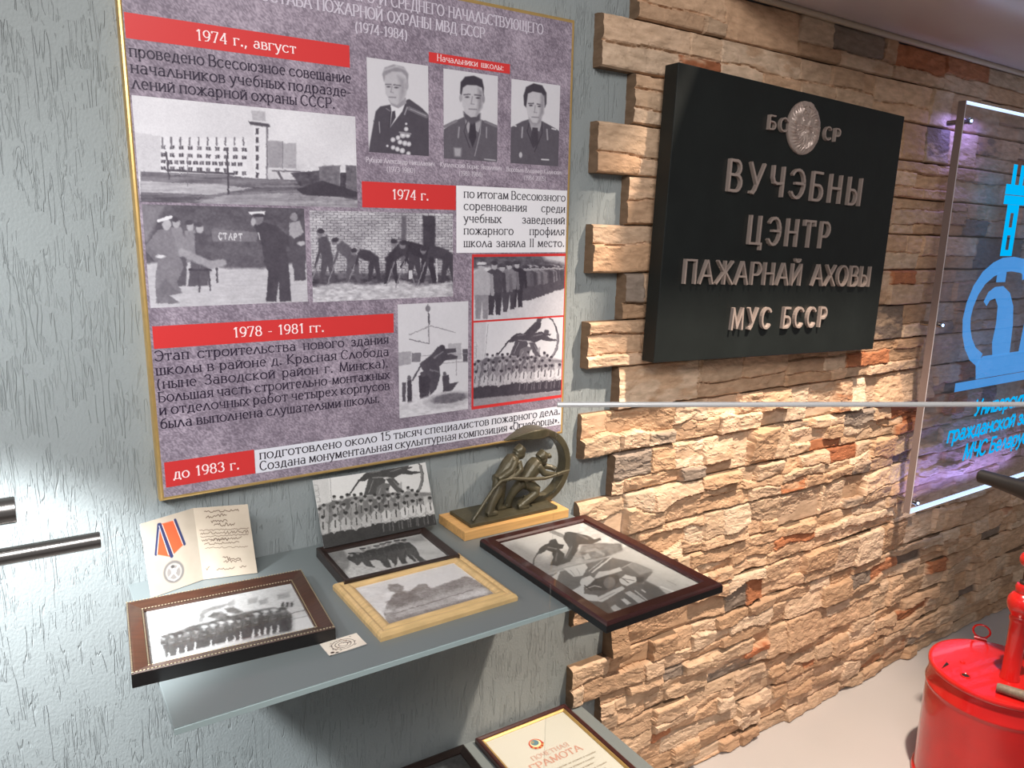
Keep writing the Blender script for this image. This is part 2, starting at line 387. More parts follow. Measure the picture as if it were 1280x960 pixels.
def crowd_rows(p, x0, x1, y, rows, n, h, slope=0., shirts=(.62, .8), hair=.12, ties=True, seed=3):
    R = random.Random(seed)
    for r in range(rows):
        yy = y-(rows-1-r)*h*.36
        for i in range(n):
            x = x0+(x1-x0)*(i+.5*(r % 2)+.25)/n+R.uniform(-.1, .1)*h*.3
            ys = yy+slope*(x-x0); sh = R.uniform(*shirts); k = h*R.uniform(.95, 1.05)
            p.poly([(x-.2*k, ys), (x+.2*k, ys), (x+.22*k, ys-.5*k), (x+.1*k, ys-.62*k), (x-.1*k, ys-.62*k), (x-.22*k, ys-.5*k)], sh)
            p.line([(x-.2*k, ys-.45*k), (x-.22*k, ys)], .05*k, sh*.55)
            if ties: p.line([(x, ys-.58*k), (x, ys-.2*k)], .06*k, .15)
            p.ell(x, ys-.76*k, .1*k, .14*k, R.uniform(.55, .75)); p.ell(x, ys-.86*k, .11*k, .08*k, hair)

# ================================================================== THE ROOM
# --- plaster wall with a scratched vertical "bark" texture
m_pl = mat('scratched_plaster', S(141, 147, 147), .62, spec=.35)
nt = m_pl.node_tree; L = nt.links; pb = nt.nodes['Principled BSDF']
tc = nt.nodes.new('ShaderNodeTexCoord')
def nz(scale, detail, dist, seed):
    mp = nt.nodes.new('ShaderNodeMapping'); mp.inputs['Scale'].default_value = scale; mp.inputs['Location'].default_value = (seed, seed*.7, seed*.3)
    n = nt.nodes.new('ShaderNodeTexNoise'); n.inputs['Scale'].default_value = 1; n.inputs['Detail'].default_value = detail; n.inputs['Distortion'].default_value = dist
    L.new(tc.outputs['Object'], mp.inputs['Vector']); L.new(mp.outputs[0], n.inputs['Vector']); return n.outputs['Fac']
def math_n(op, a, b=None, c=None):
    n = nt.nodes.new('ShaderNodeMath'); n.operation = op
    for i, q in enumerate((a, b, c)):
        if q is None: continue
        if isinstance(q, (int, float)): n.inputs[i].default_value = q
        else: L.new(q, n.inputs[i])
    return n.outputs[0]
def groove(scale, seed, wdt, dist):
    a = math_n('ABSOLUTE', math_n('SUBTRACT', nz(scale, 2, dist, seed), .5))
    g = math_n('SUBTRACT', 1.0, math_n('DIVIDE', a, wdt)); return math_n('MAXIMUM', g, 0.0)
g1 = groove((85, 1, 7), 3.1, .022, .3); g2 = groove((170, 1, 17), 9.7, .035, .5)
brk = math_n('GREATER_THAN', nz((22, 1, 14), 2, 0, 5.5), .5)
brk2 = math_n('GREATER_THAN', nz((30, 1, 20), 2, 0, 1.5), .52)
gr = math_n('MAXIMUM', math_n('MULTIPLY', g1, brk), math_n('MULTIPLY', math_n('MULTIPLY', g2, brk2), .6))
h = math_n('SUBTRACT', math_n('MULTIPLY', nz((300, 1, 210), 3, 0, 2.2), .75), gr)
h = math_n('ADD', h, math_n('MULTIPLY', nz((50, 1, 20), 3, 0, 7.2), .5))
bp = nt.nodes.new('ShaderNodeBump'); bp.inputs['Distance'].default_value = .0011; bp.inputs['Strength'].default_value = .9
L.new(h, bp.inputs['Height']); L.new(bp.outputs[0], pb.inputs['Normal'])
b = MB(); b.box(-2.6, 4.6, 1.2, 1.32, -ZC, 1.3); struct(b.build('wall_back', m_pl))

# --- floor and lowered glossy ceiling over the stone part
m_floor = mat('pale_floor', S(190, 184, 180), .28, spec=.5, vary=((3, 3, 3), .04))
b = MB(); b.box(-2.6, 4.6, -2.2, 1.3, -ZC-.05, -ZC); struct(b.build('floor', m_floor))
m_ceil = mat('glossy_ceiling', S(204, 190, 190), .16, spec=.6, vary=((2.5, 2.5, 2.5), .05))
b = MB(); b.box(1.27, 4.6, .765, 1.2, .508, .60); struct(b.build('ceiling', m_ceil))
m_trim = mat('cream_trim', S(190, 172, 150), .5)
b = MB(); b.tube([(1.27, 1.165, .502), (2.4, 1.165, .502), (4.6, 1.165, .502)], .007, 10); struct(b.build('trim_1', m_trim, smooth=True))

# --- split-stone cladding, laid in 10 cm rows whose left ends alternate long and short
m_stone = mat_vcol('split_stone', .78, .25, bump=((160, 160, 160), .0006))
nt = m_stone.node_tree
a = [n for n in nt.nodes if n.type == 'ATTRIBUTE'][0]
tc = nt.nodes.new('ShaderNodeTexCoord'); mp = nt.nodes.new('ShaderNodeMapping'); mp.inputs['Scale'].default_value = (30, 30, 90)
n = nt.nodes.new('ShaderNodeTexNoise'); n.inputs['Scale'].default_value = 1; n.inputs['Detail'].default_value = 6
cr = nt.nodes.new('ShaderNodeValToRGB'); cr.color_ramp.elements[0].position = .3; cr.color_ramp.elements[0].color = (.74, .72, .70, 1)
cr.color_ramp.elements[1].position = .72; cr.color_ramp.elements[1].color = (1.1, 1.1, 1.12, 1)
mx = nt.nodes.new('ShaderNodeMix'); mx.data_type = 'RGBA'; mx.blend_type = 'MULTIPLY'; mx.inputs[0].default_value = 1
nt.links.new(tc.outputs['Object'], mp.inputs[0]); nt.links.new(mp.outputs[0], n.inputs['Vector']); nt.links.new(n.outputs['Fac'], cr.inputs[0])
nt.links.new(a.outputs['Color'], mx.inputs[6]); nt.links.new(cr.outputs[0], mx.inputs[7])
nt.links.new(mx.outputs[2], nt.nodes['Principled BSDF'].inputs['Base Color'])

PITCH = .0975
TAN = [(205, 170, 138), (198, 162, 130), (212, 180, 150), (203, 172, 142), (194, 157, 124), (214, 186, 158)]
RED = [(178, 116, 80), (170, 106, 72), (188, 126, 90)]
GREY = [(140, 124, 110), (150, 134, 120), (128, 112, 100)]
def pick(R, lower):
    q = R.random()
    c = R.choice(RED) if q < .05 else R.choice(GREY) if q < .09 else R.choice(TAN)
    k = R.uniform(.93, 1.06); return np.array([min(255, v*k) for v in c])
stone = MB()
for row in range(0, 20):
    z1 = .41-PITCH*(row-1)+(0 if row else 0); z0 = z1-PITCH
    z1 = min(z1, .502); z0 = max(z0, -ZC)
    if z1-z0 < .01: continue
    R = random.Random(100+row)
    xL = .958 if row % 2 else 1.046
    if row == 0: xL = 1.043
    if row == 14: xL = 1.06
    xs = np.concatenate([np.arange(xL, 2.3, .0032), np.arange(2.3, 4.0, .012)])
    zs = np.linspace(z1-.0006, z0+.0006, max(6, int((z1-z0)/.0025)))
    X, Z = np.meshgrid(xs, zs)
    wx = X+.010*(fbm(X/.03, Z/.02, 40+row)-.5)+.004*(fbm(X/.008, Z/.008, 80+row)-.5)
    wz = Z+(.034 if row > 8 else .012)*(fbm(X/.085, Z/.06, 60+row, 2)-.5)+.005*(fbm(X/.012, Z/.01, 90+row)-.5)
    D = np.zeros_like(X); C = np.zeros(X.shape+(3,)); E = np.full(X.shape, 1e9)
    x = xL-.05; first = True
    while x < 4.0:                                    # one cast panel after another
        x2 = x+(R.uniform(.22, .40)+(.05 if first else 0)); first = False
        kind = R.choice([(1.,), (.5, .5), (.36, .64), (.62, .38), (.34, .32, .34), (.28, .42, .3), (.4, .25, .35)]) if row > 8 else R.choice([(1.,), (.5, .5), (.4, .6), (.6, .4), (.3, .4, .3)])
        t = z1+.001
        for fi, fr in enumerate(kind):
            bt = t-(PITCH+.002)*fr
            xx = x
            while xx < x2-.001:
                ln = R.uniform(.06, .19) if row > 8 else R.uniform(.10, .30)
                xe = xx+ln
                if x2-xe < .05: xe = x2
                zt = 99 if fi == 0 else t; zb = -99 if fi == len(kind)-1 else bt
                mk = (wx >= xx) & (wx < xe) & (wz <= zt) & (wz > zb)
                base, tx, tz = (R.uniform(.005, .026), R.uniform(-.06, .06), R.uniform(-.24, .20)) if row > 8 else (R.uniform(.014, .025), R.uniform(-.03, .03), R.uniform(-.08, .06))
                if mk.any():
                    cx, cz = (xx+xe)/2, (t+bt)/2
                    d = base+tx*(X-cx)+tz*(Z-cz)
                    facet = np.floor(fbm(X/.05+row, Z/.025, R.randint(0, 999))*5)/5-.5
                    d = d+(.007 if row > 8 else .003)*facet+.006*(fbm(X/.030, Z/.013, R.randint(0, 999))-.5)+.0010*(fbm(X/.008, Z/.003, R.randint(0, 999), 3)-.5)
                    e = np.minimum(np.minimum(wx-xx, xe-wx), np.minimum(t-wz, wz-bt))
                    sel = mk; D[sel] = d[sel]; E[sel] = np.maximum(e[sel], 0)
                    c1 = pick(R, row > 8)
                    if len(kind) == 1 and c1[0] > 1.3*c1[1]: c1 = np.array(TAN[1], float)
                    C[sel] = c1
                    if R.random() < .22:                # a second colour in the same stone
                        c2 = pick(R, True); m2 = np.clip((fbm(X/.06, Z/.02, R.randint(0, 999))-.5)*8, 0, 1)[..., None]
                        C[sel] = (c1*(1-m2*.7)+c2*m2*.7)[sel]
                xx = xe
            t = bt
        x = x2
    D = np.clip(D, .005, .0335)
    D *= np.clip(.45+.55*np.sqrt(np.clip(E/.0032, 0, 1)), 0, 1)
    ez = np.minimum(z1-Z, Z-z0); D -= .010*np.clip(1-ez/.005, 0, 1)**2
    P = np.stack([X+.002*(fbm(X*0+Z/.01, Z*0, row)-.5), 1.2-.008-np.clip(D, .001, .0335), Z], -1)
    hgt, wid = X.shape
    stone.grid(P, lin(C/255.))
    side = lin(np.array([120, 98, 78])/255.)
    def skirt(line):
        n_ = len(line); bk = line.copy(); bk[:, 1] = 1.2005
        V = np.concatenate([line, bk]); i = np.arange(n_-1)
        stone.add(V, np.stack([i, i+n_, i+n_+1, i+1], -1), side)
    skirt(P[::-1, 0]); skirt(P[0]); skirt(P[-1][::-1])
o = stone.build('wall_right', m_stone, smooth=False); struct(o)

# ================================================================== POSTER
m_gold = mat('gold_frame', S(200, 166, 104), .38, .6, vary=((60, 60, 60), .06))
m_print = mat_vcol('printed_sheet', .42, .4)
m_photo = mat_vcol('photo_paper', .35, .45)
th = math.radians(-.68)
PO = thing('information_poster', (.1482, 1.182, -.412), 'large purple poster with red bars, text and old photographs in thin gold frame', 'poster', (0, th, 0))
PW, PH = .7593, .7885
def frame_ring(w, h, prof, flip=False):
    """mitred moulding round a w x h rectangle in the xy plane (origin at the centre), prof = [(inset, z), ...]"""
    m = MB(); V = []
    for i, z in prof:
        V += [(-w/2+i, -h/2+i, z), (w/2-i, -h/2+i, z), (w/2-i, h/2-i, z), (-w/2+i, h/2-i, z)]
    n = len(prof); F = []
    for k in range(n):
        a, c = k*4, ((k+1) % n)*4
        for j in range(4): F.append((a+j, a+(j+1) % 4, c+(j+1) % 4, c+j))
    m.add(V, F); return m
fr = frame_ring(PW, PH, [(0, 0), (0, .014), (.0015, .0178), (.004, .019), (.0065, .0178), (.008, .015), (.008, 0)])
fo = fr.build('frame', m_gold, PO, smooth=True, loc=(PW/2, .018, PH/2), rot=(math.pi/2, 0, 0))
pr = MB()
LAY = .00012
def sheet_rect(x0, x1, y0, y1, c, k):
    pr.add([(x0/100, -k*LAY, y0/100), (x1/100, -k*LAY, y0/100), (x1/100, -k*LAY, y1/100), (x0/100, -k*LAY, y1/100)], [(0, 1, 2, 3)], S(*c))
def sheet_text(txt, x0, x1, base, cap, c, k=4, **kw):
    Q = np.array(text_quads(txt, x0, x1, base, cap, **kw))/100.
    n = len(Q); V = np.zeros((n*4, 3)); V[:, 0] = Q[..., 0].ravel(); V[:, 2] = Q[..., 1].ravel(); V[:, 1] = -k*LAY-np.repeat(np.arange(n) % 8, 4)*1.1e-5
    pr.add(V, np.arange(n*4).reshape(n, 4), S(*c))
def sheet_pic(p, x0, x1, y0, y1, k=2, rgb=None):
    c = p.rgb() if rgb is None else rgb
    u, v = np.meshgrid(np.linspace(x0, x1, p.w)/100, np.linspace(y1, y0, p.h)/100)
    pr.grid(np.stack([u, np.full(u.shape, -k*LAY), v], -1), c)
# mottled violet-grey ground
nx, ny = 380, 395
u, v = np.meshgrid(np.linspace(.6, 75.3, nx), np.linspace(.6, 78.2, ny))
mot = .36*fbm(u/4, v/4, 5)+.28*fbm(u/.7, v/.7, 6)+.36*RNG.rand(ny, nx)
bgc = np.array([110, 99, 112])+(np.array([176, 163, 176])-np.array([110, 99, 112]))*np.clip((mot-.28)*2.1, 0, 1)[..., None]
pr.grid(np.stack([u/100, np.full(u.shape, 0), v/100], -1)[::-1], lin(bgc/255.)[::-1])
RED_ = (203, 52, 52); WHT = (214, 208, 214); INK = (48, 38, 56)
HD = dict(wx=.15, wy=.07, serif=.12, gap=.16, space=.5)
sheet_text('СТАРШЕГО И СРЕДНЕГО НАЧАЛЬСТВУЮЩЕГО', 26.6, 68.7, 75.3, 1.65, (200, 192, 204), **HD)
sheet_text('СОСТАВА ПОЖАРНОЙ ОХРАНЫ МВД БССР', 17.6, 56.5, 72.95, 1.65, (200, 192, 204), **HD)
sheet_text('(1974-1984)', 33.2, 41.9, 70.75, 1.45, (200, 192, 204), **HD)
sheet_rect(.75, 32.1, 65.35, 68.58, RED_, 1); sheet_text('1974 г., август', 9.7, 23.6, 66.3, 1.4, (244, 222, 222))
P_ = dict(wx=.135, wy=.065, serif=.12, gap=.2, space=.55)
sheet_text('проведено Всесоюзное совещание', 1.05, 32.1, 63.1, 1.5, INK, aspect=1.02, **P_)
sheet_text('начальников учебных подразде-', 1.05, 32.1, 61.05, 1.5, INK, aspect=1.02, **P_)
sheet_text('лений пожарной охраны СССР.', 1.05, 29.4, 59.05, 1.5, INK, aspect=1.02, **P_)
sheet_rect(45.85, 61.8, 67.85, 69.45, RED_, 1); sheet_text('Начальники школы:', 47.4, 60.4, 68.25, 1.0, (240, 214, 214), **P_)
CAPT = dict(wx=.14, wy=.07, serif=.12, gap=.16, space=.5)
sheet_text('Рубцов Александр Николаевич', 34.4, 46.7, 51.35, .78, (205, 196, 206), **CAPT); sheet_text('(1973-1980)', 38.0, 43.0, 50.05, .78, (205, 196, 206), **CAPT)
sheet_text('Купленский Борис Яковлевич', 47.9, 60.2, 51.35, .78, (205, 196, 206), **CAPT); sheet_text('(1981-1984)', 51.6, 56.2, 50.05, .78, (205, 196, 206), **CAPT)
sheet_text('Воробьев Владимир Калинович', 61.4, 73.8, 51.25, .78, (205, 196, 206), **CAPT); sheet_text('(1984-2005)', 65.2, 70.0, 49.95, .78, (205, 196, 206), **CAPT)
sheet_rect(33.55, 50.9, 44.18, 48.3, RED_, 1); sheet_text('1974 г.', 38.9, 45.5, 45.65, 1.55, (244, 222, 222))
sheet_rect(51.0, 75.2, 36.75, 48.36, (230, 228, 232), 1)
for tx, bs, xe in (('по итогам Всесоюзного', 46.35, 74.75), ('соревнования среди', 44.25, 74.75), ('учебных заведений', 42.1, 74.75), ('пожарного профиля', 40.0, 74.75), ('школа заняла II место.', 37.8, 74.8)):
    sheet_text(tx, 52.55, xe, bs, 1.45, (46, 40, 50), aspect=1.0, **P_)
sheet_rect(54.2, 75.35, 7.7, 36.5, RED_, 1)
sheet_rect(.95, 38.7, 23.3, 26.6, RED_, 1); sheet_text('1978 - 1981 гг.', 12.2, 26.3, 24.25, 1.5, (244, 222, 222))
for tx, bs, xe in (('Этап строительства нового здания', 21.5, 37.6), ('школы в районе д. Красная Слобода', 19.4, 37.6), ('(ныне Заводской район г. Минска).', 17.35, 37.4),
                   ('Большая часть строительно-монтажных', 15.35, 37.7), ('и отделочных работ четырех корпусов', 13.4, 37.6), ('была выполнена слушателями школы.', 11.3, 35.7)):
    sheet_text(tx, 1.0, xe, bs, 1.5, INK, aspect=1.0, **P_)
sheet_rect(14.25, 75.3, 2.05, 5.95, (216, 216, 224), 1)
sheet_text('подготовлено около 15 тысяч специалистов пожарного дела.', 15.05, 74.9, 4.3, 1.5, (46, 40, 50), aspect=1.0, **P_)
sheet_text('Создана монументальная скульптурная композиция «Огнеборцы».', 15.0, 74.8, 2.45, 1.5, (46, 40, 50), aspect=.98, **P_)
sheet_rect(1.0, 14.2, 2.1, 6.05, RED_, 1); sheet_text('до 1983 г.', 2.2, 11.7, 3.25, 1.55, (244, 222, 222))

# ---- picture of the long building with the tower
p = Pic(400, 178, [(98, 478), (1213, 580), (1231, 1037), (138, 1009)], .86)
p.noise(300, 160, .05, 2)
p.poly([(100, 660), (240, 682), (240, 870), (120, 860)], .8)
p.poly([(240, 684), (700, 694), (760, 700), (772, 897), (240, 880)], .9)
for i in range(10): p.line([(250+i*45, 688), (250+i*45, 724)], 8, .35)
for r, y in enumerate((735, 773, 808, 840)):
    for i in range(10 if r != 2 else 13):
        x = 242+i*(45 if r != 2 else 32); yy = y+i*(1.4 if r != 2 else 1)
        if r == 3 and i > 7: yy += 12
        p.rect(x, yy-9, x+23, yy+9, .2 if (i+r) % 4 else .32)
        p.line([(x+11, yy-9), (x+11, yy+9)], 2.5, .7)
p.line([(270, 850), (600, 868)], 11, .22)
p.rect(672, 690, 706, 870, .86)
p.poly([(706, 620), (768, 630), (776, 898), (706, 890)], .88); p.poly([(768, 630), (778, 632), (778, 898), (770, 898)], .35)
p.poly([(694, 552), (762, 556), (766, 606), (700, 600)], .68); p.noise(6, 5, .05, 4)
p.poly([(678, 604), (784, 618), (788, 636), (770, 632), (712, 626), (690, 622)], .2)
for i in range(6): p.rect(716, 640+i*44, 730, 668+i*44, .2)
p.poly([(776, 700), (850, 704), (850, 838), (780, 836)], .56); p.poly([(850, 714), (918, 712), (920, 842), (850, 840)], .64); p.line([(851, 706), (851, 840)], 3, .3)
p.poly([(776, 842), (940, 846), (1000, 862), (1000, 900), (776, 896)], .78); p.line([(800, 852), (940, 856)], 6, .3); p.line([(830, 860), (850, 900)], 12, .3)
p.poly([(140, 858), (560, 872), (700, 890), (1000, 900), (1234, 980), (1234, 1045), (138, 1015)], .35)
p.noise(160, 10, .2, 8, (p.Y > 862+(p.X-140)*.04).astype(float))
p.poly([(140, 905), (520, 920), (700, 940), (480, 975), (140, 960)], .66); p.poly([(140, 975), (460, 985), (400, 1010), (138, 1012)], .24)
p.poly([(560, 975), (1000, 960), (1234, 1000), (1234, 1045), (400, 1022)], .55); p.noise(90, 8, .12, 12, (p.Y > 900).astype(float))
p.poly([(1032, 828), (1140, 824), (1140, 948), (1040, 944)], .36); p.poly([(1168, 822), (1222, 826), (1230, 956), (1172, 952)], .32)
p.rect(1140, 860, 1172, 955, .14); p.poly([(890, 862), (1036, 850), (1040, 944), (940, 930)], .2); p.noise(20, 14, .1, 14, (p.X > 880)*(p.Y > 815)*1.)
p.poly([(920, 945), (1050, 900), (1240, 960), (1236, 985), (960, 975)], .12)
p.line([(268, 760), (282, 892)], 9, .18); p.line([(572, 742), (580, 968)], 9, .16); p.line([(372, 770), (378, 930)], 4, .4)
p.warp = .6; sheet_pic(p, .82, 32.75, 44.1, 58.15)
# ---- start of a race on the drill ground
p = Pic(300, 190, [(115, 100), (983, 140), (1000, 635), (160, 655)], .25)
p.noise(120, 60, .08, 3); p.noise(14, 12, .05, 4)
p.poly([(100, 420), (330, 400), (560, 448), (760, 455), (1010, 420), (1010, 660), (120, 680)], .74, 3); p.noise(60, 8, .06, 5, (p.Y > 440)*1.)
p.poly([(110, 95), (240, 110), (140, 300), (100, 300)], .42, 4)
p.poly([(488, 238), (735, 262), (730, 312), (494, 306)], .4)
for k, ch in enumerate('СТАРТ'):
    for q in segs(glyph(ch)[1], .18, .16, 0, .8):
        p.poly([(527+k*27+a_*28, 296+k*1.5-b_*34) for a_, b_ in q], .86, .5)
for hx, hy, bx in ((300, 205, 330), (375, 222, 400), (425, 235, 450)):
    p.poly([(hx-30, hy+24), (hx+24, hy+20), (bx+40, hy+130), (bx+20, hy+200), (hx-20, hy+190)], .48 if hx < 400 else .24); p.ell(hx, hy, 20, 26, .66); p.ell(hx-4, hy-20, 22, 13, .2)
    p.poly([(bx-20, hy+180), (bx+30, hy+170), (bx+20, 540), (bx-40, 545)], .25)
p.poly([(130, 330), (200, 240), (260, 226), (285, 260), (330, 420), (340, 440), (300, 520), (330, 575), (250, 590), (262, 630), (190, 630), (186, 520), (200, 400)], .42)
p.poly([(190, 560), (244, 500), (290, 560), (330, 578), (262, 590), (318, 628), (255, 636), (244, 580), (200, 636)], .36)
p.ell(250, 212, 24, 28, .68); p.line([(208, 190), (270, 172)], 17, .9); p.line([(140, 330), (190, 390), (238, 378)], 30, .38); p.ell(215, 380, 26, 10, .85)
p.line([(330, 360), (480, 430), (545, 420)], 40, .58, 2); p.line([(470, 340), (560, 380)], 34, .28)
p.line([(370, 455), (485, 458)], 12, .16); p.line([(418, 460), (422, 572)], 9, .22); p.line([(472, 460), (480, 565)], 9, .22); p.line([(515, 450), (518, 525)], 9, .2)
p.poly([(700, 214), (760, 206), (830, 226), (905, 290), (960, 345), (968, 370), (940, 372), (880, 330), (895, 400), (905, 500), (912, 634), (850, 634), (846, 530), (832, 634), (778, 630), (790, 470), (770, 430), (756, 330), (742, 270)], .16)
p.ell(736, 192, 30, 30, .42); p.ell(712, 206, 13, 20, .66); p.poly([(690, 152), (776, 150), (772, 168), (692, 166)], .9); p.ell(740, 172, 32, 10, .12); p.ell(958, 358, 16, 14, .7); p.line([(740, 262), (746, 300)], 5, .8)
p.poly([(905, 215), (960, 205), (985, 280), (990, 520), (930, 526), (915, 380), (902, 300)], .22); p.poly([(905, 215), (958, 205), (982, 270), (930, 300), (904, 280)], .62); p.ell(930, 185, 20, 22, .5); p.ell(968, 325, 22, 12, .7)
p.warp = .65; sheet_pic(p, .95, 23.9, 29.25, 43.75)
# ---- clearing rubble at the brick wall
p = Pic(320, 185, [(1010, 145), (1774, 157), (1774, 602), (1030, 622)], .62)
row_ = np.floor(p.Y/14); mort = ((p.Y/14) % 1 < .2) | (((p.X+18*(row_ % 2))/36) % 1 < .12)
p.a = np.where(mort, .4, .68+.12*(vnoise(np.floor((p.X+18*(row_ % 2))/36), row_, 4)-.5)); p.noise(70, 50, .16, 9)
p.poly([(1606, 165), (1678, 168), (1674, 420), (1612, 420)], .12, 2); p.poly([(1495, 170), (1520, 172), (1516, 420), (1490, 420)], .3, 2)
p.poly([(1010, 470), (1774, 480), (1774, 560), (1010, 545)], .2, 6); p.noise(30, 16, .2, 10, (p.Y > 455)*1.)
p.poly([(1010, 545), (1200, 520), (1330, 540), (1470, 510), (1600, 545), (1774, 520), (1774, 630), (1010, 640)], .74, 4); p.noise(24, 10, .22, 11, (p.Y > 520)*1.)
def digger(x, y, s, d, bend, g):
    al = math.radians(bend*95); hx, hy = x, y-135*s; tx, ty = hx+d*math.sin(al)*95*s, hy-math.cos(al)*95*s
    p.poly([(x-16*s, y), (x-34*s, y), (x-24*s, y-140*s), (x+28*s, y-140*s), (x+44*s, y), (x+26*s, y), (x+4*s, y-84*s)], g)
    nx_, ny_ = math.cos(al), d*math.sin(al)
    p.poly([(hx-26*s*nx_, hy-26*s*ny_), (hx+26*s*nx_, hy+26*s*ny_), (tx+26*s*nx_, ty+26*s*ny_), (tx-24*s*nx_, ty-24*s*ny_)], g, 2.5)
    p.ell((hx+tx)/2, (hy+ty)/2, 30*s, 48*s, g, 2, d*bend*95); p.ell(hx, hy+8*s, 30*s, 26*s, g, 2)
    ex, ey = tx+d*math.sin(al)*26*s, ty-math.cos(al)*24*s
    p.ell(ex+d*4*s, ey+4*s, 15*s, 18*s, .42); p.ell(ex, ey-6*s, 18*s, 12*s, .1)
    p.line([(tx, ty+8*s), (tx+d*10*s, ty+60*s), (tx+d*34*s, y-78*s)], 13*s, g); p.line([(tx+d*20*s, y-100*s), (tx+d*60*s, y+18*s)], 5*s, .5)
for q in ((1100, 522, 1.05, -1, .15, .2), (1232, 520, 1.0, -1, .5, .26), (1345, 515, .9, -1, .75, .12), (1435, 530, 1.0, 1, .55, .1), (1560, 520, 1.05, -1, .6, .14), (1632, 530, 1.15, -1, .7, .08), (1745, 530, 1.1, -1, .8, .14)): digger(*q)
p.rect(1532, 460, 1552, 505, .8); p.line([(1684, 400), (1686, 520)], 6, .8)
p.warp = .65; sheet_pic(p, 24.75, 50.3, 29.1, 43.5)
# ---- three portraits
def jacket(p, pts, g=.16): p.poly(pts, g, 1.5)
p = Pic(150, 196, [(68, 285), (380, 328), (383, 782), (88, 758)], .82)
jacket(p, [(92, 720), (118, 560), (140, 535), (195, 525), (285, 498), (345, 540), (384, 580), (390, 800), (85, 770)], .17)
p.poly([(192, 525), (272, 498), (250, 560), (190, 640), (196, 560)], .86); p.poly([(200, 560), (214, 556), (218, 590), (190, 640), (196, 590)], .14)
p.poly([(180, 500), (268, 490), (270, 520), (230, 545), (196, 530)], .55)
p.poly([(160, 400), (166, 365), (200, 345), (262, 352), (278, 390), (276, 450), (258, 500), (222, 528), (192, 516), (166, 470)], .7, 1.5); p.ell(272, 430, 9, 20, .6)
p.poly([(148, 372), (160, 338), (205, 322), (256, 334), (280, 372), (276, 415), (266, 380), (246, 360), (196, 358), (164, 378), (158, 410)], .5, 2); p.line([(160, 350), (220, 330), (262, 345)], 7, .72, 3)
p.poly([(226, 380), (262, 400), (262, 480), (236, 515), (240, 440)], .56, 5)
p.line([(166, 424), (192, 424)], 6, .32, 1.5); p.line([(206, 426), (240, 430)], 6, .32, 1.5); p.ell(180, 436, 9, 4, .2); p.ell(220, 440, 10, 4, .2); p.line([(198, 432), (192, 462), (204, 466)], 4, .5, 1.5); p.line([(184, 488), (216, 490)], 5, .38, 1.5)
p.line([(284, 545), (372, 585)], 20, .34); p.line([(290, 548), (368, 582)], 3, .66); p.line([(170, 545), (192, 560)], 5, .4); p.line([(274, 540), (262, 575)], 7, .5); p.line([(192, 560), (186, 640)], 4, .06)
for x, y, r in ((270, 622, 6), (270, 648, 11), (254, 678, 15), (278, 680, 12), (230, 690, 11), (205, 700, 12), (240, 712, 12), (264, 718, 13), (284, 722, 12), (206, 738, 11), (228, 746, 12), (252, 754, 13), (282, 768, 11), (178, 730, 6)): p.ell(x, y, r, r, .72); p.ell(x, y, r*.5, r*.5, .86)
p.line([(238, 664), (292, 672)], 9, .5); p.line([(136, 612), (140, 665)], 5, .55)
p.warp = .35; sheet_pic(p, 34.9, 45.7, 52.93, 67.25)
p = Pic(150, 196, [(452, 342), (728, 380), (725, 810), (463, 792)], .82)
jacket(p, [(460, 650), (520, 605), (566, 585), (640, 600), (700, 620), (730, 640), (735, 830), (455, 810)], .26)
p.poly([(560, 585), (650, 600), (632, 665), (600, 640), (580, 670)], .6); p.poly([(590, 612), (616, 614), (622, 690), (604, 740), (584, 690)], .1); p.line([(580, 600), (560, 660), (590, 740)], 5, .14); p.line([(645, 605), (640, 670), (615, 780)], 5, .5)
p.poly([(556, 560), (642, 570), (640, 605), (600, 625), (562, 600)], .22, 3)
p.poly([(545, 470), (552, 430), (600, 414), (648, 430), (656, 490), (648, 545), (622, 586), (594, 590), (566, 570), (550, 530)], .72, 1.5); p.ell(542, 492, 8, 20, .6); p.ell(656, 498, 7, 20, .5)
p.poly([(538, 470), (540, 412), (562, 384), (606, 378), (648, 396), (658, 440), (656, 480), (648, 440), (620, 428), (572, 426), (552, 440), (546, 476)], .1, 1.8)
p.poly([(628, 440), (652, 460), (648, 540), (620, 584), (630, 520)], .5, 5); p.line([(558, 476), (588, 474)], 6, .25, 1.5); p.line([(612, 476), (642, 480)], 6, .25, 1.5); p.ell(574, 488, 10, 4, .15); p.ell(628, 492, 10, 4, .15); p.line([(600, 486), (594, 522), (610, 524)], 4, .48, 1.5); p.line([(584, 548), (622, 550)], 5, .4, 1.5)
p.line([(464, 636), (520, 608)], 14, .42); p.line([(664, 610), (722, 634)], 12, .4); p.line([(536, 640), (532, 690)], 8, .5); p.line([(672, 640), (672, 690)], 7, .5); p.poly([(512, 740), (548, 742), (546, 784), (516, 782)], .6, 3); p.line([(664, 796), (716, 802)], 7, .6)
p.warp = .35; sheet_pic(p, 48.55, 59.3, 52.74, 67.2)
p = Pic(150, 196, [(792, 395), (1040, 425), (1032, 832), (797, 815)], .84)
jacket(p, [(795, 640), (850, 610), (880, 600), (950, 608), (1010, 640), (1040, 660), (1040, 850), (790, 830)], .24)
p.poly([(884, 605), (950, 610), (936, 660), (914, 650), (900, 664)], .62); p.poly([(902, 640), (928, 642), (932, 720), (912, 740), (892, 700)], .14); p.line([(886, 610), (876, 660), (908, 740)], 5, .12); p.line([(948, 612), (950, 670), (914, 760)], 5, .12)
p.poly([(880, 570), (948, 578), (946, 612), (914, 634), (884, 612)], .55, 3)
p.poly([(866, 500), (874, 462), (914, 450), (958, 464), (962, 530), (950, 580), (922, 618), (902, 616), (878, 580), (868, 540)], .74, 1.5)
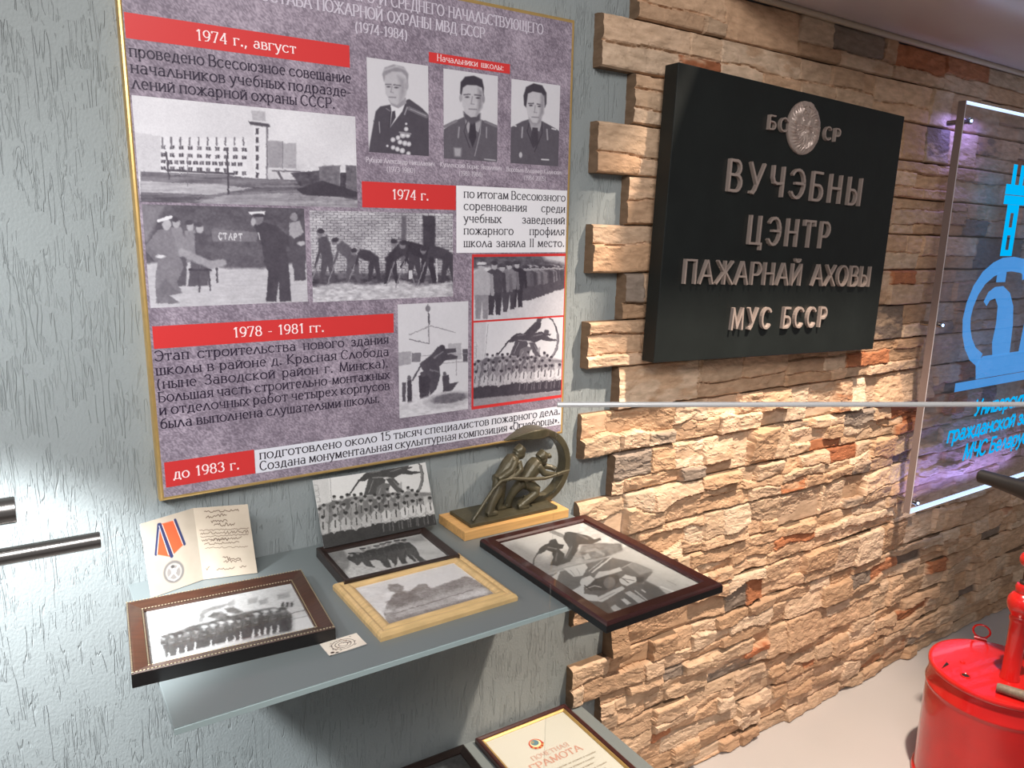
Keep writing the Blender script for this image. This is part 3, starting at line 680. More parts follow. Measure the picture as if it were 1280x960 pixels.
p.poly([(854, 480), (866, 436), (904, 416), (948, 426), (970, 464), (970, 520), (962, 540), (958, 490), (944, 466), (900, 458), (876, 470), (868, 540), (858, 530)], .12, 1.8)
p.line([(880, 520), (904, 520)], 6, .25, 1.5); p.line([(924, 522), (950, 526)], 6, .25, 1.5); p.ell(892, 530, 9, 4, .15); p.ell(936, 534, 9, 4, .15); p.line([(914, 530), (910, 564), (922, 566)], 4, .5, 1.5); p.line([(898, 588), (932, 590)], 5, .42, 1.5); p.poly([(940, 470), (960, 480), (956, 570), (930, 610), (940, 540)], .54, 4)
p.line([(852, 640), (850, 690)], 8, .55); p.line([(974, 650), (978, 700)], 8, .55); p.line([(808, 630), (820, 634)], 7, .8); p.line([(1000, 645), (1018, 650)], 7, .8); p.ell(846, 776, 8, 14, .7); p.line([(950, 798), (984, 800)], 7, .8)
p.warp = .35; sheet_pic(p, 62.15, 72.9, 52.73, 67.1)
# ---- parade line
p = Pic(250, 142, [(648, 432), (1135, 428), (1130, 745), (648, 770)], .8)
p.poly([(640, 420), (1140, 420), (1140, 500), (900, 520), (700, 480), (640, 500)], .25, 5); p.noise(24, 14, .16, 2, (p.Y < 520)*1.)
p.poly([(1010, 420), (1140, 420), (1140, 470), (1030, 450)], .8, 6)
R = random.Random(5)
for i in range(26):
    x = 1122-i*8; h = 120+i*2.6; p.person(x, 600+i*2.6+R.uniform(-3, 3), h, R.choice((.2, .45, .3)), .2, .6, R.choice((.15, .7)), 1.1)
for x, y, h, c_, l_, cap in ((878, 700, 245, .1, .1, .15), (836, 710, 250, .45, .16, .15), (798, 724, 255, .42, .2, .2), (758, 740, 285, .18, .12, None), (690, 760, 300, .66, .5, .82)): p.person(x, y, h, c_, l_, .68, cap, 1.15)
p.warp = .65; sheet_pic(p, 54.55, 75.15, 24.45, 36.0)
# ---- crane lowering the bronze group
p = Pic(170, 245, [(145, 42), (500, 25), (500, 568), (162, 605)], .84)
p.line([(296, 40), (304, 240)], 4, .4); p.ell(296, 62, 12, 16, .4); p.line([(300, 90), (302, 140)], 9, .25); p.line([(205, 194), (312, 150), (434, 184)], 4, .5); p.line([(205, 216), (300, 238)], 4, .3)
p.poly([(150, 280), (215, 276), (215, 340), (150, 350)], .6); p.poly([(400, 240), (466, 238), (466, 320), (400, 326)], .66); p.rect(472, 268, 498, 334, .24); p.rect(218, 284, 262, 330, .4); p.line([(262, 300), (500, 290)], 3, .5); p.line([(360, 340), (500, 330)], 3, .55); p.line([(440, 300), (442, 400)], 3, .5)
p.poly([(255, 340), (310, 300), (345, 256), (372, 250), (386, 266), (438, 264), (438, 282), (396, 290), (448, 302), (446, 316), (386, 324), (356, 352), (360, 400), (340, 470), (310, 496), (300, 430), (280, 380)], .18); p.line([(262, 348), (224, 420)], 8, .2); p.line([(330, 310), (372, 280)], 8, .4); p.line([(310, 370), (350, 380)], 8, .36); p.ell(368, 258, 14, 12, .14)
p.poly([(252, 400), (290, 385), (312, 420), (300, 540), (262, 536), (256, 470)], .12); p.ell(276, 390, 14, 14, .2); p.poly([(196, 420), (218, 416), (224, 534), (200, 534)], .14); p.ell(206, 408, 10, 12, .3); p.poly([(172, 430), (192, 430), (190, 524), (174, 524)], .2)
p.poly([(372, 400), (402, 396), (408, 440), (450, 432), (440, 450), (410, 480), (376, 480)], .16); p.ell(382, 390, 10, 10, .25)
p.poly([(160, 540), (300, 500), (500, 470), (500, 575), (160, 610)], .82, 3); p.ell(400, 520, 118, 42, .7, 2, -7); p.ell(408, 512, 88, 24, .34, 2, -7); p.noise(20, 8, .1, 3, (p.Y > 480)*1.)
p.warp = .65; sheet_pic(p, 39.5, 53.45, 7.95, 28.1)
# ---- school group under the monument
GQ = [(45, 195), (915, 50), (970, 555), (130, 740)]
def group_photo(p):
    p.poly([(0, 40), (150, 20), (185, 420), (90, 440)], .78); p.line([(172, 60), (190, 420)], 4, .5)
    for k in range(3): p.line([(58+k*6, 235+k*50), (82+k*6, 230+k*50), (90+k*6, 268+k*50), (66+k*6, 272+k*50)], 3, .4)
    arcp = [(690, -40), (745, -62), (800, -40), (845, 20), (872, 80), (884, 140), (880, 205), (862, 260), (835, 300)]
    p.line(arcp[:5], 12, .2); p.line(arcp[4:], 24, .42); p.line([(q_[0]+8, q_[1]) for q_ in arcp[4:]], 6, .25)
    p.line([(312, 330), (352, 262), (400, 188), (470, 120)], 13, .15)
    p.poly([(396, 200), (425, 150), (470, 112), (540, 105), (590, 50), (630, 0), (668, -20), (700, 0), (694, 40), (655, 84), (640, 120), (600, 165), (540, 178), (480, 172), (440, 196)], .16)
    p.ell(672, -28, 24, 26, .2); p.poly([(470, 165), (560, 155), (600, 188), (584, 240), (545, 310), (430, 315), (452, 240)], .2); p.poly([(530, 250), (580, 215), (640, 220), (600, 320), (520, 325)], .34)
    p.poly([(590, 165), (635, 95), (700, 72), (770, 84), (812, 84), (800, 98), (770, 104), (800, 122), (870, 126), (872, 136), (800, 150), (720, 142), (660, 175)], .18); p.ell(760, 70, 26, 20, .24)
    p.poly([(600, 180), (660, 172), (715, 240), (728, 285), (690, 300), (640, 240)], .24); p.poly([(690, 245), (716, 205), (724, 215), (722, 270)], .6)
    p.line([(500, 170), (620, 165)], 7, .5); p.line([(480, 130), (560, 115)], 6, .42); p.line([(505, 190), (470, 290)], 7, .45); p.line([(640, 120), (720, 95)], 8, .4); p.line([(560, 260), (545, 300)], 8, .5); p.line([(660, 200), (700, 250)], 6, .42)
    R_ = random.Random(8)
    p.poly([(90, 400), (330, 330), (700, 290), (960, 300), (990, 560), (110, 650)], .42, 3); p.poly([(880, 330), (980, 320), (980, 480), (880, 480)], .72, 3)
    rows = (([(208, 338), (265, 342), (308, 322), (360, 325), (410, 316), (440, 338), (515, 325), (575, 330), (612, 280), (650, 318), (690, 325), (725, 300), (770, 268), (800, 290), (842, 300)], (.28, .5), 17, None),
            ([(98, 440), (130, 410), (205, 428), (232, 392), (280, 405), (345, 392), (370, 356), (410, 376), (480, 374), (545, 355), (615, 336), (690, 350), (760, 340), (832, 330)], (.34, .58), 19, .16),
            ([(122, 508), (213, 494), (293, 474), (373, 474), (447, 448), (520, 426), (598, 418), (670, 410), (738, 394), (800, 380), (858, 374), (932, 358)], (.62, .8), 20, .14))
    for pts, sh, r, tie in rows:
        for x, y in pts:
            g_ = R_.uniform(*sh)
            if x > 700: g_ = min(.82, g_+.14)
            p.poly([(x-16, y+18), (x+16, y+18), (x+38, y+42), (x+42, y+118), (x-38, y+122), (x-36, y+46)], g_)
            p.line([(x-34, y+60), (x-38, y+120)], 5, g_*.6); p.line([(x+38, y+56), (x+42, y+116)], 5, g_*.6)
            if tie: p.line([(x, y+24), (x+3, y+80)], 9, tie)
            p.ell(x, y, r*.82, r*1.15, R_.uniform(.5, .68)); p.ell(x-1, y-r*.8, r*.78, r*.62, .08); p.line([(x-8, y), (x+8, y-1)], 3.5, .3)
    fr_ = rows[2][0]
    p.poly([(110, 640)]+[(x+(-30 if i % 2 else 30), y+118) for i, (x, y) in enumerate(fr_)]+[(990, 470), (990, 560), (110, 760)], .11, 1.5)
    for x, y in fr_:
        p.line([(x-36, y+86), (x-8, y+122), (x+30, y+88)], 11, .7); p.ell(x-4, y+118, 9, 7, .55)
        if x > 560: p.line([(x-26, y+120), (x-22, y+190)], 9, .34); p.line([(x+20, y+118), (x+24, y+180)], 7, .3)
p = Pic(280, 215, [(24, 59), (901, -76), (985, 600), (145, 800)], .86); group_photo(p); p.poly([(120, 735), (990, 565), (990, 640), (120, 830)], .5, 2); p.warp = .7; sheet_pic(p, 54.6, 75.1, 8.3, 24.1)
pr.build('print', m_print, PO)
b = MB(); b.box(.004, PW-.004, .001, .0172, .004, PH-.004); b.build('backing_board', mat('board', S(90, 82, 76), .8), PO)

# ================================================================== colour prints and frames
class RGBPic:
    def __init__(s, w, h, quad=None, c=(200, 200, 200)):
        s.p = [Pic(w, h, quad, v/255.) for v in c]; s.w, s.h = w, h; s.X, s.Y = s.p[0].X, s.p[0].Y
    def _do(s, fn, c, *a, **k):
        for q, v in zip(s.p, c): getattr(q, fn)(*a[:a.index('C')], v/255., *a[a.index('C')+1:], **k)
        return s
    def poly(s, pts, c, **k): return s._do('poly', c, pts, 'C', **k)
    def ell(s, x, y, rx, ry, c, **k): return s._do('ell', c, x, y, rx, ry, 'C', **k)
    def line(s, pts, w, c, **k): return s._do('line', c, pts, w, 'C', **k)
    def noise(s, *a):
        for q in s.p: q.noise(*a)
        return s
    def rgb(s): return lin(np.stack([np.clip(q.a, 0, 1) for q in s.p], -1))
m_glaze = mat_pane('picture_glass', (1, 1, 1), .03, .45, 1.4)
def plane_text(mb, txt, x0, x1, base, cap, c, z, **kw):
    Q = np.array(text_quads(txt, x0, x1, base, cap, **kw)); n = len(Q)
    V = np.zeros((n*4, 3)); V[:, 0] = Q[..., 0].ravel(); V[:, 1] = Q[..., 1].ravel(); V[:, 2] = z+np.repeat(np.arange(n) % 8, 4)*1.1e-5
    mb.add(V, np.arange(n*4).reshape(n, 4), S(*c))
def picture_frame(loc, yaw, w, d, prof, material, label, rgb, sheet_z, open_in, pad=0., paper=(225, 222, 216), tilt=0., extra=None, group=None):
    """framed photograph lying on its back; open_in = inset of the opening"""
    t = thing('framed_photograph', loc, label, 'framed photo', (tilt, 0, yaw), group)
    frame_ring(w, d, prof).build('frame', material, t)
    sh = MB(); a, b_ = w/2-open_in, d/2-open_in
    sh.add([(-a, -b_, sheet_z), (a, -b_, sheet_z), (a, b_, sheet_z), (-a, b_, sheet_z)], [(0, 1, 2, 3)], S(*paper))
    if rgb is not None:
        hh, ww = rgb.shape[:2]; a2, b2 = a-pad, b_-pad
        u, v = np.meshgrid(np.linspace(-a2, a2, ww), np.linspace(b2, -b2, hh))
        sh.grid(np.stack([u, v, np.full(u.shape, sheet_z+.0003)], -1), rgb)
    if extra: extra(sh, a, b_, sheet_z+.0006)
    sh.build('photograph', m_photo, t)
    g = MB(); g.box(-a-.001, a+.001, -b_-.001, b_+.001, sheet_z+.0012, sheet_z+.0024); g.build('glazing', m_glaze, t)
    k = MB(); k.box(-w/2+.004, w/2-.004, -d/2+.004, d/2-.004, .0008, .0032); k.build('backing_board', bpy.data.materials['board'], t)
    return t

# ================================================================== GLASS SHELVES
SH = -.541                                              # top of the upper shelf
m_shelf = mat('frosted_shelf_glass', S(114, 121, 121), .30, spec=.5)
m_sedge = mat('cut_glass_edge', S(165, 182, 182), .12, spec=.6)
def shelf(x0, x1, y0, z, label):
    t = thing('glass_shelf', (x0, 1.2, z), label, 'shelf')
    b = MB(); b.box(0, x1-x0, y0-1.2+.0016, -.0005, -.0085, 0); bevel(b.build('slab', m_shelf, t), .0008)
    b = MB(); b.box(0, x1-x0, y0-1.2, y0-1.2+.0015, -.0081, -.0004); bevel(b.build('polished_edge', m_sedge, t), .0005, 1)
    for x in (.16, x1-x0-.16):
        b = MB(); b.tube([(x, -.0005, -.013), (x, -.028, -.013)], .0065, 14); b.tube([(x-.0, -.014, -.0125), (x, -.014, -.0086)], .004, 10)
        b.build('shelf_pin', m_steel, t, smooth=True)
    return t
m_steel = mat('brushed_steel', S(168, 165, 162), .24, 1.0, bump=((900, 20, 20), .0002))
shelf(.098, .868, .802, SH, 'frosted glass shelf under the poster holding framed photographs and the sculpture')
SL = -1.052
shelf(.10, .985, .80, SL, 'lower glass shelf at the bottom of the photo under the certificate')

# ================================================================== FRAMED PHOTOGRAPHS ON THE UPPER SHELF
m_walnut = mat('walnut_frame', S(66, 41, 29), .35, vary=((40, 260, 40), .25), coat=.2)
m_dark = mat('dark_brown_frame', S(44, 32, 28), .35, vary=((50, 200, 50), .25), coat=.2)
m_gwood = mat('gilded_wood_frame', S(216, 182, 128), .32, .12, vary=((30, 200, 30), .14), coat=.15)
m_mahog = mat('mahogany_frame', S(58, 21, 19), .28, vary=((40, 220, 40), .22), coat=.4)
m_black = mat('black_lacquer', S(22, 19, 19), .35)
m_bead = mat('silver_beading', S(190, 178, 150), .35, .8)
# -- long group photo, left
p = Pic(270, 205, [(55, 215), (985, 40), (1160, 310), (105, 575)], .84)
p.noise(220, 60, .05, 3); p.poly([(430, 130), (985, 30), (1100, 220), (700, 250), (430, 270)], .76, 8)
for x, y, w_ in ((730, 135, 60), (800, 140, 50), (910, 105, 70), (935, 160, 75), (610, 150, 40)): p.poly([(x, y), (x+w_, y-16), (x+w_+4, y+14), (x+4, y+30)], .55, 2)
for x in (940, 968, 995): p.rect(x, 150, x+12, 176, .25, 1)
p.line([(1000, 215), (1080, 195)], 5, .4); p.line([(1010, 250), (1120, 225)], 4, .55); p.line([(60, 440), (190, 430)], 6, .66); p.line([(60, 400), (180, 395)], 4, .72)
p.poly([(425, 275), (428, 225), (450, 198), (500, 180), (570, 165), (640, 155), (560, 190), (500, 205), (465, 225), (455, 275)], .45, 2); p.poly([(480, 240), (520, 212), (570, 208), (640, 240), (560, 260)], .3, 2); p.poly([(590, 190), (640, 178), (710, 208), (660, 222), (610, 212)], .28, 2)
p.poly([(165, 392), (200, 358), (290, 330), (380, 296), (500, 268), (600, 240), (720, 210), (880, 182), (960, 188), (1005, 220), (1015, 300), (1000, 322), (930, 330), (790, 362), (620, 395), (480, 430), (330, 475), (215, 508), (198, 450)], .26, 2)
p.noise(34, 30, .16, 6, (p.a < .4)*1.)
p.poly([(200, 440), (500, 345), (1010, 245), (1010, 320), (640, 390), (215, 508)], .17, 8, .7)
R = random.Random(9)
for i in range(15):
    x = 196+i*54; y = 372-i*13.2+R.uniform(-5, 5); p.ell(x, y+8, 12, 13, .5); p.ell(x-1, y-4, 20, 8, R.choice((.14, .2, .72))); p.line([(x+24, y+24), (x+20, y+80)], 3, .12); p.line([(x-6, y+50), (x+12, y+46)], 4, .45)
for x, y, h_ in ((234, 470, 44), (292, 440, 62), (350, 425, 50), (410, 400, 76), (512, 385, 52), (548, 408, 14), (616, 365, 46), (662, 355, 54), (702, 330, 62), (780, 312, 60), (818, 312, 40), (852, 300, 44), (890, 292, 56), (930, 285, 44)): p.poly([(x-3, y), (x+3, y), (x+11, y+h_), (x-9, y+h_+3)], .86)
p.poly([(90, 520), (215, 510), (480, 432), (620, 398), (1010, 324), (1170, 300), (1170, 330), (105, 590)], .78, 3); p.warp = .8
T5 = picture_frame((.1985, .9925, SH), math.radians(-4.6), .243, .192, [(0, 0), (0, .018), (.001, .0195), (.004, .0192), (.018, .015), (.0195, .0135), (.0215, .0135), (.0215, 0)], m_walnut,
    'walnut framed group photo at the left end of the shelf, overhanging its front edge', p.rgb((30, 29, 28), (226, 226, 224)), .0095, .0205)
b = MB(); b.box(-.1217, .1217, -.0963, -.0957, .0005, .0176); b.box(-.1217, .1217, .0957, .0963, .0005, .0176); b.box(-.1219, -.1213, -.096, .096, .0005, .0176); b.box(.1213, .1219, -.096, .096, .0005, .0176)
o = b.build('black_side', m_black, T5); o['label'] = 'black side of the frame'
b = MB()
for ins, zz, st in ((.0012, .0198, .0042), (.0195, .0146, .0042)):
    ww, dd = .243-2*ins, .192-2*ins
    for i in range(int(ww/st)+1):
        for sg in (-1, 1): b.tube([(-ww/2+i*st-.0011, sg*dd/2, zz), (-ww/2+i*st+.0011, sg*dd/2, zz)], .0008, 6)
    for i in range(int(dd/st)+1):
        for sg in (-1, 1): b.tube([(sg*ww/2, -dd/2+i*st-.0011, zz), (sg*ww/2, -dd/2+i*st+.0011, zz)], .0008, 6)
o = b.build('beading', m_bead, T5, smooth=True); o['label'] = 'silver beaded edge'
# -- small dark frame under the standing print
p = Pic(200, 135, [(170, 742), (870, 603), (1035, 770), (290, 935)], .8)
p.poly([(170, 742), (300, 715), (330, 780), (320, 830), (260, 880)], .5, 3); p.noise(80, 20, .06, 4); p.poly([(750, 640), (870, 610), (900, 650), (820, 660)], .6, 3)
p.poly([(310, 775), (340, 745), (370, 735), (430, 735), (470, 716), (560, 700), (640, 680), (700, 662), (780, 662), (812, 700), (830, 760), (862, 792), (815, 800), (770, 752), (800, 798), (775, 800), (735, 755), (722, 790), (735, 806), (690, 815), (668, 765), (655, 812), (640, 832), (615, 790), (600, 780), (610, 838), (570, 842), (540, 790), (512, 785), (470, 792), (492, 842), (440, 832), (410, 800), (375, 826), (340, 800)], .18, 1.2)
for x, y in ((350, 742), (400, 728), (440, 708), (485, 692), (540, 690), (585, 676), (630, 664), (690, 652), (742, 648)): p.ell(x, y+10, 13, 12, .55); p.line([(x-18, y), (x+18, y-4)], 8, R.choice((.1, .15, .75)))
for k in range(8): p.line([(380+k*52, 790-k*11), (372+k*52, 750-k*10)], 4, .34)
p.poly([(290, 905), (300, 870), (340, 850), (420, 850), (400, 885), (320, 925)], .82, 3); p.noise(20, 12, .14, 9, (p.Y > 840)*1.); p.warp = .8
T2 = picture_frame((.4735, 1.082, SH), math.radians(-1.2), .198, .138, [(0, 0), (0, .015), (.0015, .0165), (.004, .0165), (.009, .0135), (.0125, .0115), (.0125, 0)], m_dark,
    'small dark framed photo of marching men lying below the standing print', p.rgb((34, 33, 32), (222, 221, 216)), .0075, .012)
# -- gilded frame with the sepia building
p = Pic(230, 170, [(282, 775), (820, 655), (1030, 820), (400, 965)], .87)
p.poly([(390, 905), (420, 850), (480, 800), (450, 790), (452, 760), (500, 755), (530, 768), (520, 790), (555, 792), (610, 760), (650, 758), (665, 780), (700, 772), (880, 720), (960, 760), (1040, 830), (400, 975)], .48, 1.5)
p.poly([(420, 850), (480, 802), (560, 795), (640, 850), (470, 890)], .40, 3); p.noise(40, 12, .1, 3, (p.Y > 770)*1.)
p.poly([(455, 880), (880, 770), (960, 780), (1010, 810), (700, 880), (440, 930)], .64, 3); p.poly([(780, 830), (960, 785), (1000, 805), (820, 850)], .8, 4); p.poly([(400, 940), (900, 830), (1040, 825), (1000, 850), (410, 975)], .42, 3)
p.line([(440, 905), (900, 792)], 4, .36); p.ell(412, 890, 24, 10, .75, 2); p.rect(488, 800, 640, 806, .34, 1, .5)
T3 = picture_frame((.471, .941, SH), math.radians(.8), .222, .176, [(0, 0), (0, .006), (.002, .0095), (.006, .0115), (.009, .0105), (.0105, .009), (.017, .0115), (.020, .0112), (.023, .0085), (.0245, .008), (.0245, 0)], m_gwood,
    'light gilded wooden frame with a sepia photo of a building, in mid shelf', p.rgb((58, 46, 40), (244, 242, 240)), .0055, .024)
# -- mahogany frame with two pictures of the monument
p = Pic(250, 350, [(28, 188), (530, 50), (1250, 425), (712, 632)], .74)
p.poly([(28, 188), (530, 50), (800, 190), (330, 370)], .82, 2); p.poly([(28, 188), (140, 180), (300, 260), (340, 372)], .62, 10); p.poly([(240, 320), (520, 200), (560, 280), (330, 370)], .58, 12)
p.line([(340, 104), (440, 145)], 22, .5); p.poly([(530, 190), (620, 175), (760, 178), (778, 234), (680, 262), (560, 285), (540, 275), (515, 230)], .42, 2); p.noise(26, 16, .16, 5, (p.Y < 300)*(p.X > 500)*1.)
p.poly([(425, 112), (450, 106), (500, 115), (560, 130), (600, 152), (636, 143), (640, 155), (590, 182), (512, 186), (500, 232), (466, 292), (405, 318), (436, 262), (455, 210), (418, 152)], .17); p.line([(500, 120), (560, 150)], 10, .36); p.line([(470, 200), (440, 270)], 8, .36)
p.poly([(340, 160), (372, 152), (390, 184), (424, 188), (416, 212), (396, 216), (432, 250), (428, 292), (395, 322), (348, 316), (366, 270), (355, 235), (322, 222), (292, 246), (268, 248), (280, 215), (306, 190), (330, 182)], .15); p.line([(270, 245), (252, 278), (248, 326)], 9, .2); p.line([(330, 205), (380, 215)], 7, .38); p.line([(385, 240), (380, 290)], 8, .36)
p.line([(560, 225), (610, 215), (660, 245)], 16, .6, 2); p.poly([(540, 255), (570, 240), (590, 270), (556, 285)], .68, 2)
p.line([(308, 372), (775, 237)], 14, .6)
p.poly([(680, 262), (800, 205), (1250, 425), (1040, 500), (900, 350)], .74, 4); p.poly([(340, 380), (560, 305), (700, 262), (830, 290), (960, 350), (905, 420), (1050, 490), (925, 548), (712, 632), (480, 470)], .34, 2)
p.poly([(430, 335), (560, 303), (572, 330), (545, 380), (490, 386)], .82, 1.5); p.line([(470, 345), (500, 380)], 4, .6); p.line([(510, 335), (530, 375)], 4, .6); p.poly([(350, 402), (412, 348), (396, 410), (378, 416)], .86); p.poly([(800, 310), (850, 292), (960, 340), (880, 370)], .52, 2)
p.line([(600, 357), (705, 266)], 10, .86); p.line([(580, 350), (660, 280)], 5, .7); p.line([(770, 330), (830, 295)], 5, .66)
p.poly([(905, 420), (960, 350), (1090, 370), (1200, 440), (1050, 490)], .72, 3); p.line([(1010, 440), (1110, 480)], 9, .88); p.line([(1040, 400), (1100, 430)], 4, .56); p.poly([(910, 400), (990, 440), (1050, 490), (960, 520), (900, 460)], .3, 3)
p.poly([(480, 478), (540, 440), (530, 420), (540, 396), (590, 378), (622, 400), (600, 432), (560, 450), (560, 490), (640, 500), (650, 515), (640, 537), (560, 530)], .86, 1.5)
p.poly([(612, 392), (640, 352), (700, 345), (760, 322), (776, 345), (710, 368), (640, 398)], .82, 1.5); p.poly([(620, 400), (700, 370), (750, 370), (770, 400), (740, 440), (680, 470), (610, 470), (560, 462)], .2, 2); p.ell(706, 420, 34, 36, .42, 2); p.line([(570, 460), (620, 440), (660, 450)], 6, .7); p.line([(560, 440), (600, 470)], 6, .08)
p.poly([(762, 402), (795, 368), (860, 384), (868, 408), (810, 440), (776, 425)], .86, 1.5); p.line([(790, 395), (850, 405)], 5, .5); p.line([(770, 385), (820, 420)], 5, .3); p.poly([(860, 380), (910, 380), (905, 410), (870, 420)], .2, 2)
p.poly([(648, 510), (720, 470), (780, 440), (800, 455), (745, 492), (670, 542), (640, 535)], .84, 1.5); p.line([(660, 525), (740, 480)], 5, .6)
p.poly([(800, 482), (830, 468), (925, 530), (885, 545)], .76, 1.5); p.poly([(722, 572), (748, 555), (792, 590), (752, 604)], .78, 1.5); p.poly([(778, 522), (800, 514), (842, 545), (820, 556)], .86, 1.5); p.line([(860, 468), (950, 538)], 8, .74); p.line([(900, 462), (920, 475)], 8, .8); p.poly([(620, 545), (700, 540), (730, 600), (706, 622)], .26, 2)
p.warp = .6
T4 = picture_frame((.7535, .8835, SH), math.radians(.4), .236, .338, [(0, 0), (0, .011), (.0012, .0135), (.004, .0155), (.0195, .0155), (.0225, .0125), (.0225, 0)], m_mahog,
    'dark mahogany frame with two monument photos overhanging the right end of the shelf', p.rgb((44, 42, 40), (220, 219, 214)), .0085, .022)
b = MB()
for q in ((-.1182, .1182, -.1692, -.1688), (-.1182, .1182, .1688, .1692), (-.1183, -.1179, -.1688, .1688), (.1179, .1183, -.1688, .1688)): b.box(q[0], q[1], q[2], q[3], .0004, .0108)
o = b.build('black_side', m_black, T4); o['label'] = 'black side of the frame'

# -- unframed print standing behind
p = Pic(330, 215, GQ, .86); group_photo(p); p.warp = .6
c = p.rgb((34, 33, 32), (232, 230, 226)); hh, ww = c.shape[:2]
u, v = np.meshgrid(np.linspace(0, 1, ww), np.linspace(0, 1, hh))
x0, x1 = .3855, .5955; zb, zt = SH+.0172, -.4155
Pf = np.stack([x0+(x1-x0)*u-.004*(1-v), 1.141+.037*(1-v)-.004*np.sin(np.pi*u)*(1-v), zt+(zb-zt)*v+.0*u], -1)
b = MB(); b.grid(Pf, c); Pb = Pf.copy(); Pb[..., 1] += .0005; b.grid(Pb[:, ::-1], np.full(c.shape, .7))
o = b.build('photographic_print', m_photo, smooth=True)
tag(o, 'unframed group photo standing upright against the wall under the poster', 'photo')

# -- award booklet with the medal
quadL = [(160, 150), (425, 105), (495, 440), (205, 495)]
p = RGBPic(150, 215, quadL, (188, 175, 158)); p.noise(60, 60, .03, 3)
OR, NV, WH = (222, 92, 56), (52, 58, 96), (235, 228, 222)
p.poly([(250, 160), (335, 148), (385, 255), (312, 310), (235, 290)], OR)
for a_, b_ in (((250, 160), (234, 290)), ((333, 148), (384, 258))):
    p.line([a_, b_], 13, NV); p.line([(a_[0]+(6 if a_[0] < 300 else -9), a_[1]), (b_[0]+(6 if a_[0] < 300 else -9), b_[1])], 3, WH)
p.line([(256, 162), (316, 306)], 18, NV); p.line([(252, 166), (300, 300)], 3, WH); p.line([(268, 162), (326, 300)], 3, WH)
p.ell(318, 322, 7, 7, (170, 165, 160)); p.ell(328, 382, 56, 54, (128, 122, 118), soft=2); p.ell(328, 382, 44, 42, (186, 180, 172), soft=2); p.ell(328, 384, 36, 34, (150, 143, 138), soft=2)
p.line([(300, 410), (355, 355)], 9, (205, 200, 194)); p.line([(302, 356), (352, 412)], 8, (196, 190, 184)); p.ell(328, 378, 14, 14, (210, 205, 198)); p.ell(322, 356, 9, 7, (90, 86, 84)); p.line([(300, 412), (330, 424), (358, 408)], 6, (210, 205, 198))
left_rgb = p.rgb()
p = RGBPic(150, 215, [(425, 105), (680, 60), (740, 380), (495, 440)], (184, 170, 152)); p.noise(60, 60, .03, 4)
R = random.Random(4); BR = (92, 74, 62)
def scrib(x0, y0, x1, y1, amp, c, w=2.2, st=5):
    n_ = max(2, int(math.hypot(x1-x0, y1-y0)/st)); pts = [(x0+(x1-x0)*i/n_, y0+(y1-y0)*i/n_+R.uniform(-amp, amp)) for i in range(n_+1)]; p.line(pts, w, c, soft=.7)
for x0_, y0_, x1_, y1_, am, w_ in ((480, 118, 640, 92, 5, 3), (490, 140, 585, 122, 8, 3), (515, 160, 590, 148, 6, 3), (530, 176, 625, 160, 8, 3), (462, 210, 690, 176, 3, 2), (468, 222, 690, 190, 6, 2.4), (470, 240, 690, 203, 3, 2), (476, 256, 660, 222, 6, 2.4), (520, 250, 600, 236, 8, 3), (490, 272, 650, 244, 5, 2.4), (495, 290, 690, 262, 3, 1.6), (580, 330, 660, 318, 8, 3), (585, 345, 665, 330, 7, 2.4), (505, 392, 520, 380, 6, 2.4), (555, 384, 635, 368, 5, 2.4), (660, 360, 688, 352, 6, 2.4)):
    scrib(x0_, y0_, x1_, y1_, am, BR, w_)
right_rgb = p.rgb()
t = thing('award_booklet', (.2, 1.16, SH), 'open award booklet with an orange ribboned medal, leaning on the wall', 'booklet')
def page(name, A, B, C_, D_, rgb):
    hh, ww = rgb.shape[:2]; u, v = np.meshgrid(np.linspace(0, 1, ww), np.linspace(0, 1, hh)); u = u[..., None]; v = v[..., None]
    A, B, C_, D_ = [np.array(q, float) for q in (A, B, C_, D_)]
    Pq = (A*(1-u)+B*u)*(1-v)+(D_*(1-u)+C_*u)*v
    nrm = np.cross(B-A, D_-A); nrm /= np.linalg.norm(nrm)
    if nrm[1] > 0: nrm = -nrm
    m = MB(); m.grid(Pq, rgb); m.grid((Pq-nrm*.0011)[:, ::-1], np.full(rgb.shape, .55))
    e = np.array([A, B, C_, D_]); e2 = e-nrm*.0011; m.add(np.concatenate([e, e2]), [(0, 1, 5, 4), (1, 2, 6, 5), (2, 3, 7, 6), (3, 0, 4, 7)], S(220, 210, 196)); m.build(name, m_paper, t)
m_paper = mat_vcol('booklet_paper', .6, .3)
page('left_page', (-.083, .002, .107), (-.006, .022, .1105), (-.002, -.003, .001), (-.079, -.027, .001), left_rgb)
page('right_page', (-.006, .022, .1105), (.0715, .004, .1085), (.0755, -.021, .001), (-.002, -.003, .001), right_rgb)

# -- small printed card lying by the walnut frame
p = RGBPic(120, 90, [(0, 0), (100, 0), (100, 75), (0, 75)], (232, 220, 204)); p.noise(30, 30, .04, 5)
R = random.Random(12); DK = (66, 50, 42)
for k in range(3):
    p.line([(50+(30-k*9)*math.cos(a_/10), 37+(26-k*8)*math.sin(a_/10)+R.uniform(-1, 1)) for a_ in range(0, 64, 3)], 1.6, DK, soft=.8, op=.8)
for k in range(26):
    a_, b_ = R.uniform(16, 84), R.uniform(10, 66); p.line([(a_, b_), (a_+R.uniform(-9, 9), b_+R.uniform(-7, 7))], 1.8, R.choice((DK, (120, 84, 60))), soft=.8, op=.85)
p.ell(12, 64, 5, 5, DK); p.ell(22, 70, 4, 3, DK)
c = p.rgb(); hh, ww = c.shape[:2]; u, v = np.meshgrid(np.linspace(-.5, .5, ww), np.linspace(.5, -.5, hh))
